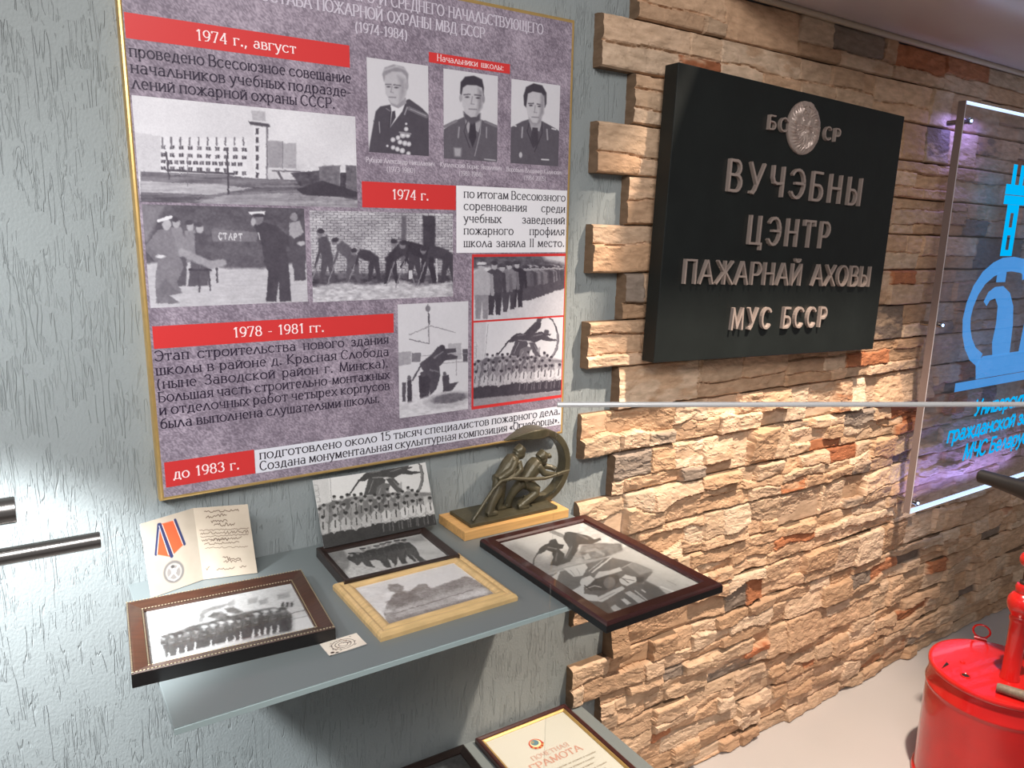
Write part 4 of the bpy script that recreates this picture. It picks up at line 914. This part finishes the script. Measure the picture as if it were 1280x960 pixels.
b = MB(); Pf = np.stack([u*.052, v*.034, .0012+.0016*np.clip(-v-.1, 0, 1)*np.abs(u)*2], -1); b.grid(Pf[::-1], c[::-1]); Pb = Pf.copy(); Pb[..., 2] -= .0008; b.grid(Pb, np.full(c.shape, .5))
o = b.build('printed_card', m_paper, loc=(.3165, .8705, SH), rot=(0, 0, math.radians(2)))
tag(o, 'small cream printed card at the corner of the walnut frame', 'card')

# ================================================================== SCULPTURE
m_clay = mat('olive_bronze', S(78, 72, 54), .40, .25, bump=((240, 240, 240), .0006), vary=((60, 60, 60), .2))
m_oak = mat('pale_oak', S(206, 158, 98), .45, vary=((14, 200, 200), .14))
t = thing('firefighter_sculpture', (.738, 1.138, SH), 'olive bronze sculpture of two firefighters inside a hoop on a pale wooden base', 'sculpture')
LX, LY, LZ = .738, 1.138, SH
b = MB(); b.box(-.116, .116, -.054, .045, 0, .0175); bevel(b.build('wooden_base', m_oak, t), .0012)
b = MB(); b.box(-.098, .096, -.044, .036, .0176, .0245); bevel(b.build('plinth', m_clay, t), .0012)
def rem(o, vox=.0011):
    r = o.modifiers.new('remesh', 'REMESH'); r.mode = 'VOXEL'; r.voxel_size = vox; r.use_smooth_shade = True
    s_ = o.modifiers.new('smooth', 'SMOOTH'); s_.factor = .5; s_.iterations = 2; return o
def q(x, z, y=0.): return (x-LX, y, z-LZ)
def ball(m, c, r, sx=1, sz=1): m.lathe((c[0], c[1], c[2]), [(r*sx*math.sin(math.pi*k/10)+1e-5, -r*sz*math.cos(math.pi*k/10)) for k in range(11)], 16)
Zt = SH+.0245
# hoop: a square band that flares into a flame at its upper left end
hp = MB(); n_ = 56; V = []
for i in range(n_+1):
    f = i/n_; a_ = math.radians(-112+f*232)
    thick = .0065; dep = .013; cx, cz, R_ = .8165, -.4475, .066
    px, pz = cx+R_*math.cos(a_), cz+R_*1.06*math.sin(a_); nx_, nz_ = math.cos(a_), math.sin(a_)
    if f > .8:
        g = (f-.8)/.2; px -= .045*g*g; pz += .002*g; dep = .013+.010*math.sin(math.pi*min(1, g*1.05))-.010*g*g; thick = .0065+.004*math.sin(math.pi*g)-.0055*g*g
    for sa, sb in ((-1, -1), (1, -1), (1, 1), (-1, 1)): V.append((px+nx_*thick*sa-LX, dep*sb+.004, pz+nz_*thick*sa-LZ))
F = [(i*4+k, i*4+(k+1) % 4, (i+1)*4+(k+1) % 4, (i+1)*4+k) for i in range(n_) for k in range(4)]+[(0, 3, 2, 1), (n_*4, n_*4+1, n_*4+2, n_*4+3)]
hp.add(V, F); hp.tube([q(.79, Zt+.002, .004), q(.815, Zt+.004, .004), q(.845, Zt+.001, .004)], [.008, .012, .008], 12); rem(hp.build('hoop', m_clay, t), .0014)
f1 = MB()                                              # the standing man, leaning forward with the hose on his hip
f1.tube([q(.690, Zt+.003, -.022), q(.6985, Zt+.022, -.020), q(.7105, Zt+.041, -.018), q(.719, Zt+.062, -.012)], [0.0082, 0.0087, 0.0108, 0.0129], 14)
f1.tube([q(.723, Zt+.003, -.004), q(.7285, Zt+.026, -.004), q(.7265, Zt+.044, -.006), q(.721, Zt+.062, -.010)], [0.0079, 0.0082, 0.0103, 0.0127], 14)
f1.tube([q(.686, Zt+.0035, -.022), q(.7, Zt+.0042, -.024), q(.7085, Zt+.003, -.026)], [0.0073, 0.0074, 0.0040], 10); f1.tube([q(.719, Zt+.0035, -.004), q(.731, Zt+.004, -.006), q(.739, Zt+.003, -.007)], [0.0066, 0.0066, 0.0040], 10)
f1.tube([q(.7175, Zt+.056, -.011), q(.727, Zt+.070, -.011), q(.741, Zt+.086, -.010), q(.752, Zt+.0975, -.009), q(.757, Zt+.1015, -.009)], [0.0143, 0.0140, 0.0164, 0.0148, 0.0079], 16)
f1.tube([q(.748, Zt+.096, -.021), q(.7365, Zt+.082, -.026), q(.7195, Zt+.073, -.026), q(.7095, Zt+.0685, -.024)], [0.0074, 0.0069, 0.0058, 0.0053], 12)
f1.tube([q(.756, Zt+.094, -.018), q(.757, Zt+.080, -.026), q(.744, Zt+.071, -.028), q(.728, Zt+.066, -.027)], [0.0071, 0.0066, 0.0055, 0.0050], 12)
ball(f1, q(.766, Zt+.1055, -.010), .0098, 1, 1.15); f1.tube([q(.757, Zt+.1095, -.010), q(.7655, Zt+.1145, -.010), q(.774, Zt+.110, -.010)], [0.0090, 0.0116, 0.0066], 12); f1.tube([q(.755, Zt+.1035, -.010), q(.7605, Zt+.106, -.010)], [0.0099, 0.0103], 10); f1.tube([q(.7715, Zt+.1035, -.0125), q(.775, Zt+.1025, -.013)], .0024, 8)
f1.tube([q(.712, Zt+.058, -.011), q(.724, Zt+.061, -.011)], .0150, 14)
rem(f1.build('firefighter_figure', m_clay, t))
f2 = MB()                                              # the man lunging to the right with the nozzle
f2.tube([q(.7605, Zt+.003, -.020), q(.776, Zt+.014, -.022), q(.7945, Zt+.026, -.024), q(.797, Zt+.032, -.022), q(.786, Zt+.042, -.016), q(.779, Zt+.050, -.012)], [0.0073, 0.0082, 0.0092, 0.0106, 0.0119, 0.0127], 14)
f2.tube([q(.7465, Zt+.002, -.002), q(.7485, Zt+.016, -.003), q(.757, Zt+.032, -.006), q(.768, Zt+.044, -.009), q(.776, Zt+.050, -.011)], [0.0069, 0.0074, 0.0087, 0.0108, 0.0124], 14)
f2.tube([q(.757, Zt+.0032, -.020), q(.768, Zt+.0042, -.022), q(.780, Zt+.003, -.024)], [0.0066, 0.0073, 0.0040], 10); f2.tube([q(.740, Zt+.003, -.002), q(.752, Zt+.003, -.003)], [0.0059, 0.0053], 10)
f2.tube([q(.775, Zt+.048, -.011), q(.784, Zt+.060, -.011), q(.797, Zt+.074, -.010), q(.806, Zt+.082, -.009), q(.811, Zt+.084, -.009)], [0.0148, 0.0148, 0.0166, 0.0148, 0.0079], 16)
f2.tube([q(.802, Zt+.078, -.021), q(.812, Zt+.064, -.027), q(.826, Zt+.060, -.028), q(.838, Zt+.0575, -.026)], [0.0074, 0.0066, 0.0055, 0.0053], 12)
f2.tube([q(.808, Zt+.080, .002), q(.824, Zt+.071, .000), q(.842, Zt+.066, -.008), q(.848, Zt+.063, -.016)], [0.0074, 0.0063, 0.0055, 0.0050], 12)
ball(f2, q(.819, Zt+.0865, -.010), .0098, 1, 1.15); f2.tube([q(.809, Zt+.0905, -.010), q(.8175, Zt+.096, -.010), q(.828, Zt+.0915, -.010)], [0.0090, 0.0119, 0.0066], 12); f2.tube([q(.830, Zt+.0905, -.011), q(.836, Zt+.0925, -.011)], [0.0046, 0.0061], 10)
f2.tube([q(.771, Zt+.047, -.011), q(.783, Zt+.051, -.011)], .0152, 14)
rem(f2.build('firefighter_figure', m_clay, t))
hs = MB(); hs.tube([q(.650, Zt+.002, -.034), q(.672, Zt+.026, -.031), q(.695, Zt+.052, -.029), q(.712, Zt+.066, -.029), q(.735, Zt+.068, -.031), q(.772, Zt+.060, -.031), q(.81, Zt+.056, -.032), q(.842, Zt+.058, -.030)], .0033, 12)
hs.tube([q(.838, Zt+.058, -.030), q(.858, Zt+.060, -.028), q(.872, Zt+.0605, -.027)], [.0042, .0036, .0022], 12); hs.build('hose', m_clay, t, smooth=True)

# ================================================================== LOWER SHELF: certificate and photo
def cert(sh, a, b_, z):
    # state emblem, a red wreathed roundel, with the faded red heading and lines of type
    def disc(cx, cy, r, c, k, n=28): sh.add([(cx+r*math.cos(6.2832*i/n), cy+r*math.sin(6.2832*i/n), z+k*.0001) for i in range(n)], [tuple(range(n))], S(*c))
    disc(-.012, b_-.058, .0155, (186, 72, 56), 0); disc(-.012, b_-.0565, .0118, (224, 206, 160), 1); disc(-.0125, b_-.054, .0088, (92, 124, 132), 2)
    disc(-.016, b_-.051, .004, (150, 140, 110), 3)
    for s_ in range(9):
        an = math.radians(200+s_*17.5); disc(-.012+.0148*math.cos(an), b_-.0575+.0148*math.sin(an), .0026, (196, 150, 80) if s_ % 2 else (176, 56, 46), 3, 10)
    plane_text(sh, 'ПОЧЕТНАЯ', -.045, .045, b_-.098, .012, (192, 158, 142), z, wx=.2, wy=.1, gap=.22)
    plane_text(sh, 'ГРАМОТА', -.062, .062, b_-.122, .017, (190, 144, 126), z, wx=.2, wy=.1, gap=.2)
    for k in range(10): plane_text(sh, 'награждается коллектив за успехи в службе', -.082, .08-(k % 3)*.012, b_-.142-k*.012, .0042, (158, 146, 128), z, wx=.2, wy=.14)
TC = picture_frame((.8285, 1.021, SL), math.radians(-.6), .232, .336, [(0, 0), (0, .011), (.001, .0128), (.004, .0135), (.009, .0115), (.0098, .0095), (.0098, 0)], m_mahog,
    'framed cream certificate with a red emblem on the lower shelf', None, .0062, .0155, paper=(192, 190, 178), extra=cert)
TC['category'] = 'certificate'; TC.name = 'framed_certificate'
gl = frame_ring(.2124, .3164, [(0, .0064), (0, .0098), (.0025, .0104), (.0058, .0076), (.0058, .0064)]).build('gilt_slip', m_gold, TC); gl['label'] = 'thin gilded inner border'
p = Pic(170, 120, [(0, 0), (100, 0), (100, 70), (0, 70)], .22); p.noise(20, 14, .2, 4); R = random.Random(3)
for i in range(9): p.person(8+i*10.5, 66-(i % 2)*4, 46, R.choice((.2, .35, .7)), .15, .62, None, 1.3)
p.poly([(60, 8), (80, 6), (84, 18), (64, 20)], .6, 3)
picture_frame((.555, 1.102, SL), math.radians(-1.5), .252, .172, [(0, 0), (0, .013), (.001, .015), (.004, .0155), (.012, .0125), (.0155, .0105), (.0155, 0)], m_dark,
    'dark framed group photo on the lower shelf beside the certificate', p.rgb((36, 35, 35), (190, 190, 188)), .007, .015)

# ================================================================== BLACK PLAQUE
m_board = mat('black_painted_board', S(24, 28, 27), .5, spec=.3, bump=((40, 40, 40), .0004), vary=((12, 12, 12), .18))
m_cast = mat('cast_aluminium', S(186, 168, 158), .45, .5, bump=((300, 300, 300), .0003))
BRT = math.radians(1.55)
t = thing('black_plaque', (1.511, 1.133, .025), 'large black plaque with raised metal Cyrillic lettering on the stone wall', 'plaque', (0, BRT, 0))
t.location = (1.4955, 1.1205, .0247); t.scale = (.9895, .9895, .9895)
b = MB(); b.box(-.4015, .4015, 0, .0372, -.2985, .2985); bevel(b.build('board', m_board, t), .0015)
def letter(ch, x, z, cap, aspect, wt):
    m = MB()
    for iq, qd in enumerate(segs(glyph(ch)[1], wt, wt, 0, aspect)):
        dpt = .0085+(iq % 9)*2.5e-5
        A_ = [(x+cap*px, -dpt, z+cap*pz) for px, pz in qd]; B_ = [(a_[0], 0, a_[2]) for a_ in A_]
        m.add(A_+B_, [(0, 1, 2, 3), (0, 4, 5, 1), (1, 5, 6, 2), (2, 6, 7, 3), (3, 7, 4, 0)])
    return m.build('letter', m_cast, t)
def raised(txt, x0, x1, z, cap, wt=.09, gap=.46, space=.7):
    lay, tot = layout(txt, gap, space); asp = (x1-x0)/cap/tot
    for ch, x, wi in lay: letter(ch, x0+cap*x*asp, z, cap, asp, wt)
raised('ВУЧЭБНЫ', -.236, .247, .068, .062)
raised('ЦЭНТР', -.152, .137, -.040, .059)
raised('ПАЖАРНАЙ АХОВЫ', -.342, .333, -.130, .048, gap=.26)
raised('МУС БССР', -.180, .165, -.231, .046, .11)
raised('БС', -.124, -.062, .206, .028, .11, .5); raised('СР', .075, .132, .206, .028, .11, .5)
# oval crest: a relief disc with wreath, rays and star
n_ = 150; u, v = np.meshgrid(np.linspace(-1, 1, n_), np.linspace(-1, 1, n_)); rr = np.hypot(u, v); an = np.arctan2(u, -v)
hgt = .006*np.sqrt(np.clip(1-(rr*.92)**2, 0, 1))
wre = np.exp(-((rr-.72)/.14)**2)*(np.abs(an) < 2.75); hgt += wre*(.0035+.0016*np.sin(an*34+rr*26)+.0012*np.sin(an*13))
hgt += .0022*np.exp(-((np.hypot(u, v-.08)-.26)/.07)**2)
ray = (rr < .5) & (v < .1); hgt += np.where(ray, .0009*np.sin(an*18), 0)
star = np.cos(np.arccos(np.clip(np.cos(5*(np.arctan2(u, v-.66))), -1, 1))/5)*np.hypot(u, v-.66); hgt += np.where(np.hypot(u, v-.66) < .13-.04*np.cos(5*np.arctan2(u, v-.66)+math.pi), .003, 0)
hgt += .002*np.exp(-((np.abs(u)-.1-.3*np.abs(v+.05))/.05)**2)*(rr < .45)
hgt += np.where((rr > .8) & (np.abs(an) > 2.75), .003, 0)
hgt += .0012*(vnoise(u*16+40, v*16+40, 3)-.5)
m = MB(); kk = np.where(rr > 1, 1/np.maximum(rr, 1e-6), 1.); m.grid(np.stack([u*kk*.058, -np.where(rr > 1, 0, hgt+.003), v*kk*.057], -1), (.5, .5, .5))
m.tube([(0, -.0035, 0), (0, 0, 0)], .0579, 60)
o = m.build('crest', m_cast, t, loc=(0, 0, .222)); o['label'] = 'round metal relief crest'

# ================================================================== LIT ACRYLIC PANEL
m_acr = mat_pane('clear_acrylic', (.93, .93, .98), .02, 1.0, 1.49)
m_acre = mat('acrylic_edge', S(128, 112, 108), .3, spec=.5)
m_led = mat_emit('led_lit_edge', (.52, .68, 1.0), 2.0)
m_cyan = mat_emit('cyan_engraving', S(0, 178, 245), 1.05)
m_blue = mat_emit('blue_engraving', S(84, 164, 242), 1.0)
nt = m_blue.node_tree; tr_ = nt.nodes.new('ShaderNodeBsdfTransparent'); mx_ = nt.nodes.new('ShaderNodeMixShader'); mx_.inputs[0].default_value = .72
em_ = [n for n in nt.nodes if n.type == 'EMISSION'][0]; nt.links.new(tr_.outputs[0], mx_.inputs[1]); nt.links.new(em_.outputs[0], mx_.inputs[2]); nt.links.new(mx_.outputs[0], nt.nodes['Material Output'].inputs[0])
m_star = mat_emit('blue_led', (.35, .55, 1.0), 12)
AX0, AX1, AZ0, AZ1 = 2.145, 3.05, -.788, .372
t = thing('acrylic_panel', (AX0, 1.10, AZ0), 'clear acrylic panel with glowing blue emblem and lettering on the stone wall', 'illuminated sign')
w_, h_ = AX1-AX0, AZ1-AZ0
b = MB(); b.box(.0006, w_, 0, .020, .003, h_-.003); b.build('sheet', m_acr, t)
b = MB(); b.box(-.0004, .0005, 0, .020, 0, h_); o = b.build('polished_edge', m_acre, t); o['label'] = 'pale polished edge'
b = MB(); b.box(-.0006, .0012, -.0008, .0004, 0, h_); o = b.build('bright_arris', mat('bright_arris', S(225, 220, 225), .2), t); o['label'] = 'bright front arris'
for z in (0, h_-.0028):
    b = MB(); b.box(0, w_, 0, .020, z, z+.0022); o = b.build('lit_edge', m_led, t); o['label'] = 'edge glowing white and blue'
for x, z in ((.028, .030), (.028, h_-.050), (.028, h_*.5-.02)):
    b = MB(); b.tube([(x, -.006, z), (x, -.0002, z), (x, .0, z), (x, .0565, z)], [.009, .009, .007, .007], 18); f_ = b.build('standoff', m_steel, t, smooth=True)
    b = MB(); b.tube([(x, -.0075, z), (x, -.0062, z)], .0035, 10); b.build('led', m_star, f_)
def flat(polys, name, material, label, dz=0.):
    m = MB()
    for pl in polys:
        n = len(pl); F_ = [(x, -.0004-dz, z) for x, z in pl]; B_ = [(x, -.0001, z) for x, z in pl]
        m.add(F_+B_, [tuple(range(n))]+[(i, n+i, n+(i+1) % n, (i+1) % n) for i in range(n)])
    o = m.build(name, material, t); o['label'] = label; return o
def strip(pts, wd):
    out = []
    pts = [np.array(p_, float) for p_ in pts]
    nr = []
    for i in range(len(pts)):
        d = pts[min(i+1, len(pts)-1)]-pts[max(i-1, 0)]; d /= np.hypot(*d); nr.append(np.array([-d[1], d[0]])*wd/2)
    for i in range(len(pts)-1): out.append([tuple(pts[i]-nr[i]), tuple(pts[i+1]-nr[i+1]), tuple(pts[i+1]+nr[i+1]), tuple(pts[i]+nr[i])])
    return out
def box2(x0, x1, z0, z1): return [(x0, z0), (x1, z0), (x1, z1), (x0, z1)]
def mir(pl): return [(1.0-x, z) for x, z in pl][::-1]
tower = [box2(.313, .336, .960, 1.018), box2(.360, .383, .960, 1.018), box2(.285, .411, .932, .961), box2(.285, .411, .904, .930),
         box2(.311, .337, .754, .9035), box2(.357, .383, .754, .9035), box2(.337, .357, .754, .772), box2(.337, .357, .815, .838), box2(.337, .357, .880, .9035)]
flat(tower, 'tower_engraving', m_cyan, 'bright cyan ladder tower')
flat([mir(q_) for q_ in tower], 'tower_engraving', m_cyan, 'bright cyan ladder tower')
ring = strip([(.53, .700), (.50, .712), (.465, .724), (.40, .730), (.335, .727), (.285, .714), (.235, .690), (.198, .655), (.175, .612), (.168, .572), (.178, .532), (.200, .496), (.235, .463), (.285, .440)], .044)
fig = [[(.254, .620), (.275, .606), (.290, .622), (.322, .628), (.345, .604), (.352, .55), (.345, .49), (.36, .448), (.47, .448), (.462, .54), (.445, .60), (.41, .642), (.36, .664), (.31, .662), (.275, .648)], box2(.312, .368, .676, .706)]
base = [[(.277, .382), (.262, .430), (.30, .452), (.70, .452), (.738, .430), (.723, .382)], box2(.158, .842, .353, .380)]
flat(ring+fig+[mir(q_) for q_ in ring+fig]+base, 'emblem_engraving', m_blue, 'soft blue looped emblem', .0001)
def glow(txt, x0, x1, z, cap):
    Q_ = text_quads(txt, x0, x1, z, cap, wx=.2, wy=.17, serif=0, gap=.13, space=.4)
    return [[(x+.16*(zz-z), zz) for x, zz in q_] for q_ in Q_]
flat(glow('Университет', .300, .70, .266, .046)+glow('гражданской защиты', .158, .842, .198, .046)+glow('МЧС Беларуси', .272, .735, .126, .048), 'lettering', m_cyan, 'glowing cyan lettering')
# the panel's own blue light strip, behind its lower and left edges
for p_, tt, e_, sx in (((AX0+.45, 1.125, AZ0+.02), (AX0+.45, 1.2, AZ0+.15), .9, .7), ((AX0+.12, 1.125, AZ1-.03), (AX0+.12, 1.2, AZ1-.3), .35, .2)):
    lamp('panel_led_strip', 'AREA', p_, tt, e_, (.30, .28, 1.0), shape='RECTANGLE', size=sx, size_y=.01)

# ================================================================== GLASS BARRIER
m_bar = mat_pane('barrier_glass', (.985, .99, .99), .01, .35, 1.3)
m_bedge = bpy.data.materials.new('polished_glass_edge'); m_bedge.use_nodes = True; nt = m_bedge.node_tree; nt.nodes.remove(nt.nodes['Principled BSDF'])
n1 = nt.nodes.new('ShaderNodeBsdfTranslucent'); n1.inputs[0].default_value = (.95, .95, .95, 1)
n2 = nt.nodes.new('ShaderNodeBsdfGlossy'); n2.inputs['Roughness'].default_value = .3; n3 = nt.nodes.new('ShaderNodeBsdfDiffuse'); n3.inputs[0].default_value = (.95, .95, .95, 1)
x1 = nt.nodes.new('ShaderNodeMixShader'); x2 = nt.nodes.new('ShaderNodeMixShader'); x1.inputs[0].default_value = .5; x2.inputs[0].default_value = .3
nt.links.new(n1.outputs[0], x1.inputs[1]); nt.links.new(n3.outputs[0], x1.inputs[2]); nt.links.new(x1.outputs[0], x2.inputs[1]); nt.links.new(n2.outputs[0], x2.inputs[2]); nt.links.new(x2.outputs[0], nt.nodes['Material Output'].inputs[0])
BD = .76                                               # distance of the pane along the line of sight
hd = Vector((fw.x, fw.y, 0)).normalized(); sd = Vector((hd.y, -hd.x, 0))
b0 = hd*(BD/fw.dot(hd))*1.0
L0 = hd*.735+sd*.047; ang = math.atan2(sd.y, sd.x)+math.radians(6.5)
t = thing('glass_barrier', (L0.x, L0.y, -ZC), 'upright clear glass barrier pane crossing in front of the stone wall', 'glass barrier', (0, 0, ang))
BT = -.1675
b = MB(); b.box(0, 1.0, 0, .008, .02, BT+ZC-.003); b.build('pane', m_bar, t)
b = MB(); b.tube([(0, .004, BT+ZC-.0026), (.3, .004, BT+ZC-.0026), (1.0, .004, BT+ZC-.0026)], .0027, 12); b.build('polished_edge', m_bedge, t, smooth=True)['label'] = 'bright polished top edge'
b = MB(); b.box(0, 1.0, -.02, .028, .0, .06); b.build('floor_channel', m_steel, t)

# ================================================================== STEEL TUBES ON THE LEFT
TY = .62
t = thing('steel_stand', (-.52, TY, -ZC), 'brushed steel stand whose two horizontal tubes enter at the left edge', 'stand')
zt_ = ZC-.2385
b = MB(); b.tube([(.0338+.52, 0, zt_), (.2, 0, zt_), (.0, 0, zt_)], .00625, 32); f_ = b.build('tube', m_steel, t, smooth=True)
b = MB(); b.tube([(.0338+.5206, 0, zt_), (.0338+.5196, 0, zt_)], .006, 32); bevel(b.build('end_cap', m_steel, f_), .0003)
zt_ = ZC-.2045
b = MB(); b.tube([(-.0174+.52, 0, zt_), (.2, 0, zt_), (.0, 0, zt_)], .0097, 36); f_ = b.build('tube', m_steel, t, smooth=True)
b = MB(); b.tube([(-.0174+.5206, 0, zt_), (-.0174+.5196, 0, zt_)], .0094, 36); bevel(b.build('end_cap', m_steel, f_), .0003)
b = MB(); b.tube([(0, 0, .01), (0, 0, .6), (0, 0, ZC-.17)], .014, 24); b.build('post', m_steel, t, smooth=True)
b = MB(); b.lathe((0, 0, 0), [(.02, 0), (.15, 0), (.15, .006), (.14, .010), (.02, .012)], 48); b.build('base', m_steel, t, smooth=True)

# ================================================================== RED STIRRUP PUMP
m_red = mat('red_enamel', S(206, 28, 26), .22, spec=.5, coat=.5, bump=((30, 30, 30), .0006), vary=((14, 14, 14), .1))
m_rub = mat('black_grip', S(26, 24, 24), .45)
m_wood = mat('grey_wood_grip', S(128, 112, 96), .6, vary=((30, 200, 200), .25))
m_gl = mat('worn_steel', S(88, 76, 70), .4, .7)
BX, BY, PK = 2.107, .79, .94
t = thing('stirrup_pump', (BX*PK, BY*PK, -ZC), 'red metal bucket pump standing on the pale floor beneath the acrylic panel', 'fire pump')
t.scale = (PK, PK, PK); HT = ZC/PK-1.12
b = MB(); b.lathe((0, 0, 0), [(.02, .0), (.166, .0), (.170, .004), (.171, .010), (.168, .016), (.1645, .018), (.1655, HT-.075), (.1655, HT-.068), (.1675, HT-.064), (.1675, HT-.060), (.1645, HT-.056), (.1600, HT-.012), (.02, HT-.012)], 72); b.build('bucket', m_red, t, smooth=True)
# lid: stepped disc with rolled rim, a filler hole and a slot
b = MB(); b.lathe((0, 0, HT-.014), [(.02, 0), (.158, .0), (.164, .0005), (.1665, .004), (.1665, .008), (.1645, .0122), (.161, .0138), (.156, .0143), (.02, .0145)], 72); lid = b.build('lid', m_red, t, smooth=True)
m_hole = mat('hole_dark', S(16, 10, 10), .8)
b = MB(); b.lathe((2.002-BX, .825-BY, HT+.0004), [(.004, 0), (.0095, 0), (.0095, .0006), (.004, .0006)], 20); b.build('filler_hole', m_hole, lid, smooth=True); b = MB(); b.torus((2.002-BX, .825-BY, HT+.0012), .0105, .0018, n=24, m=8); b.build('hole_rim', m_red, lid, smooth=True)
b = MB(); b.add([(-.150, .030, HT+.0012), (-.060, .078, HT+.0012), (-.128, .078, HT+.0012)], [(0, 1, 2)]); b.v[0][:] = [(-.128, .086, HT+.0012), (-.088, .086, HT+.0012), (-.082, .096, HT+.0012)]; b.build('slot', m_hole, lid)
b = MB(); b.lathe((2.062-BX, .862-BY, HT+.0005), [(.003, 0), (.007, 0), (.006, .003), (.003, .004)], 14); b.build('rivet', m_red, lid, smooth=True)
b = MB(); b.torus((2.244-BX-.006, .903-BY-.004, HT+.024), .021, .0028, ax=(.93, .37, .15), n=36, m=10); b.build('ring_handle', m_red, lid, smooth=True)
b = MB(); b.tube([(2.238-BX-.007, .899-BY+.014, HT+.001), (2.238-BX+.007, .899-BY-.014, HT+.001)], .006, 12); b.build('ring_lug', m_red, lid, smooth=True)
# pump barrel with its bulbous head, gland, knob and T handle
CX, CY = 2.092-BX, .758-BY
z_ = lambda v_: v_+ZC/PK
b = MB(); b.lathe((CX, CY, 0), [(.012, HT), (.0235, HT), (.0235, HT+.006), (.0205, HT+.012), (.0205, z_(-.958)), (.0235, z_(-.953)), (.0235, z_(-.944)), (.021, z_(-.940)), (.026, z_(-.931)), (.0325, z_(-.918)), (.0345, z_(-.905)), (.0325, z_(-.892)), (.025, z_(-.880)), (.019, z_(-.876)), (.0205, z_(-.870)), (.0215, z_(-.860)), (.0185, z_(-.853)), (.01, z_(-.851))], 40); b.build('pump_barrel', m_red, t, smooth=True)
b = MB(); b.lathe((CX, CY, 0), [(.008, z_(-.853)), (.0135, z_(-.853)), (.0135, z_(-.845)), (.0085, z_(-.842)), (.0085, z_(-.57))], 24); b.build('piston_rod', m_gl, t, smooth=True)
b = MB(); b.lathe((CX, CY, z_(-.785)), [(.022*math.sin(math.pi*k/12)+.0005, -.022*math.cos(math.pi*k/12)) for k in range(13)], 28); b.build('knob', m_red, t, smooth=True)
b = MB(); gz = z_(-.610); b.tube([(CX, CY+.148, gz+.006), (CX, CY+.145, gz+.006), (CX, CY+.11, gz+.005), (CX, CY+.06, gz+.002), (CX, CY+.02, gz), (CX, CY-.02, gz), (CX, CY-.06, gz), (CX, CY-.11, gz), (CX, CY-.145, gz)], [.015, .018, .0185, .022, .028, .028, .022, .0185, .017], 28); b.build('handle_grip', m_rub, t, smooth=True)
# bail with a turned wooden grip, folded down over the rim
b = MB(); b.tube([(-.110, -.044, HT+.014), (-.072, -.150, HT+.014), (-.060, -.185, HT+.004), (-.04, -.178, HT-.045)], .0028, 10); bl = b.build('bail', m_gl, t, smooth=True)
gw = MB(); ga = Vector((-.1105, -.042, HT+.014)); gb = Vector((-.074, -.146, HT+.014)); gw.tube([ga.lerp(gb, f_) for f_ in (0, .03, .2, .5, .8, .97, 1)], [.0085, .0108, .0118, .0125, .0118, .0108, .0085], 20)
gw.build('bail_grip', m_wood, t, smooth=True)

# ------------------------------------------------------------------ lift everything from eye-relative heights to heights above the floor
for o in list(COL.objects):
    if o.parent is None and o.type in ('MESH', 'EMPTY'): o.location.z += ZC
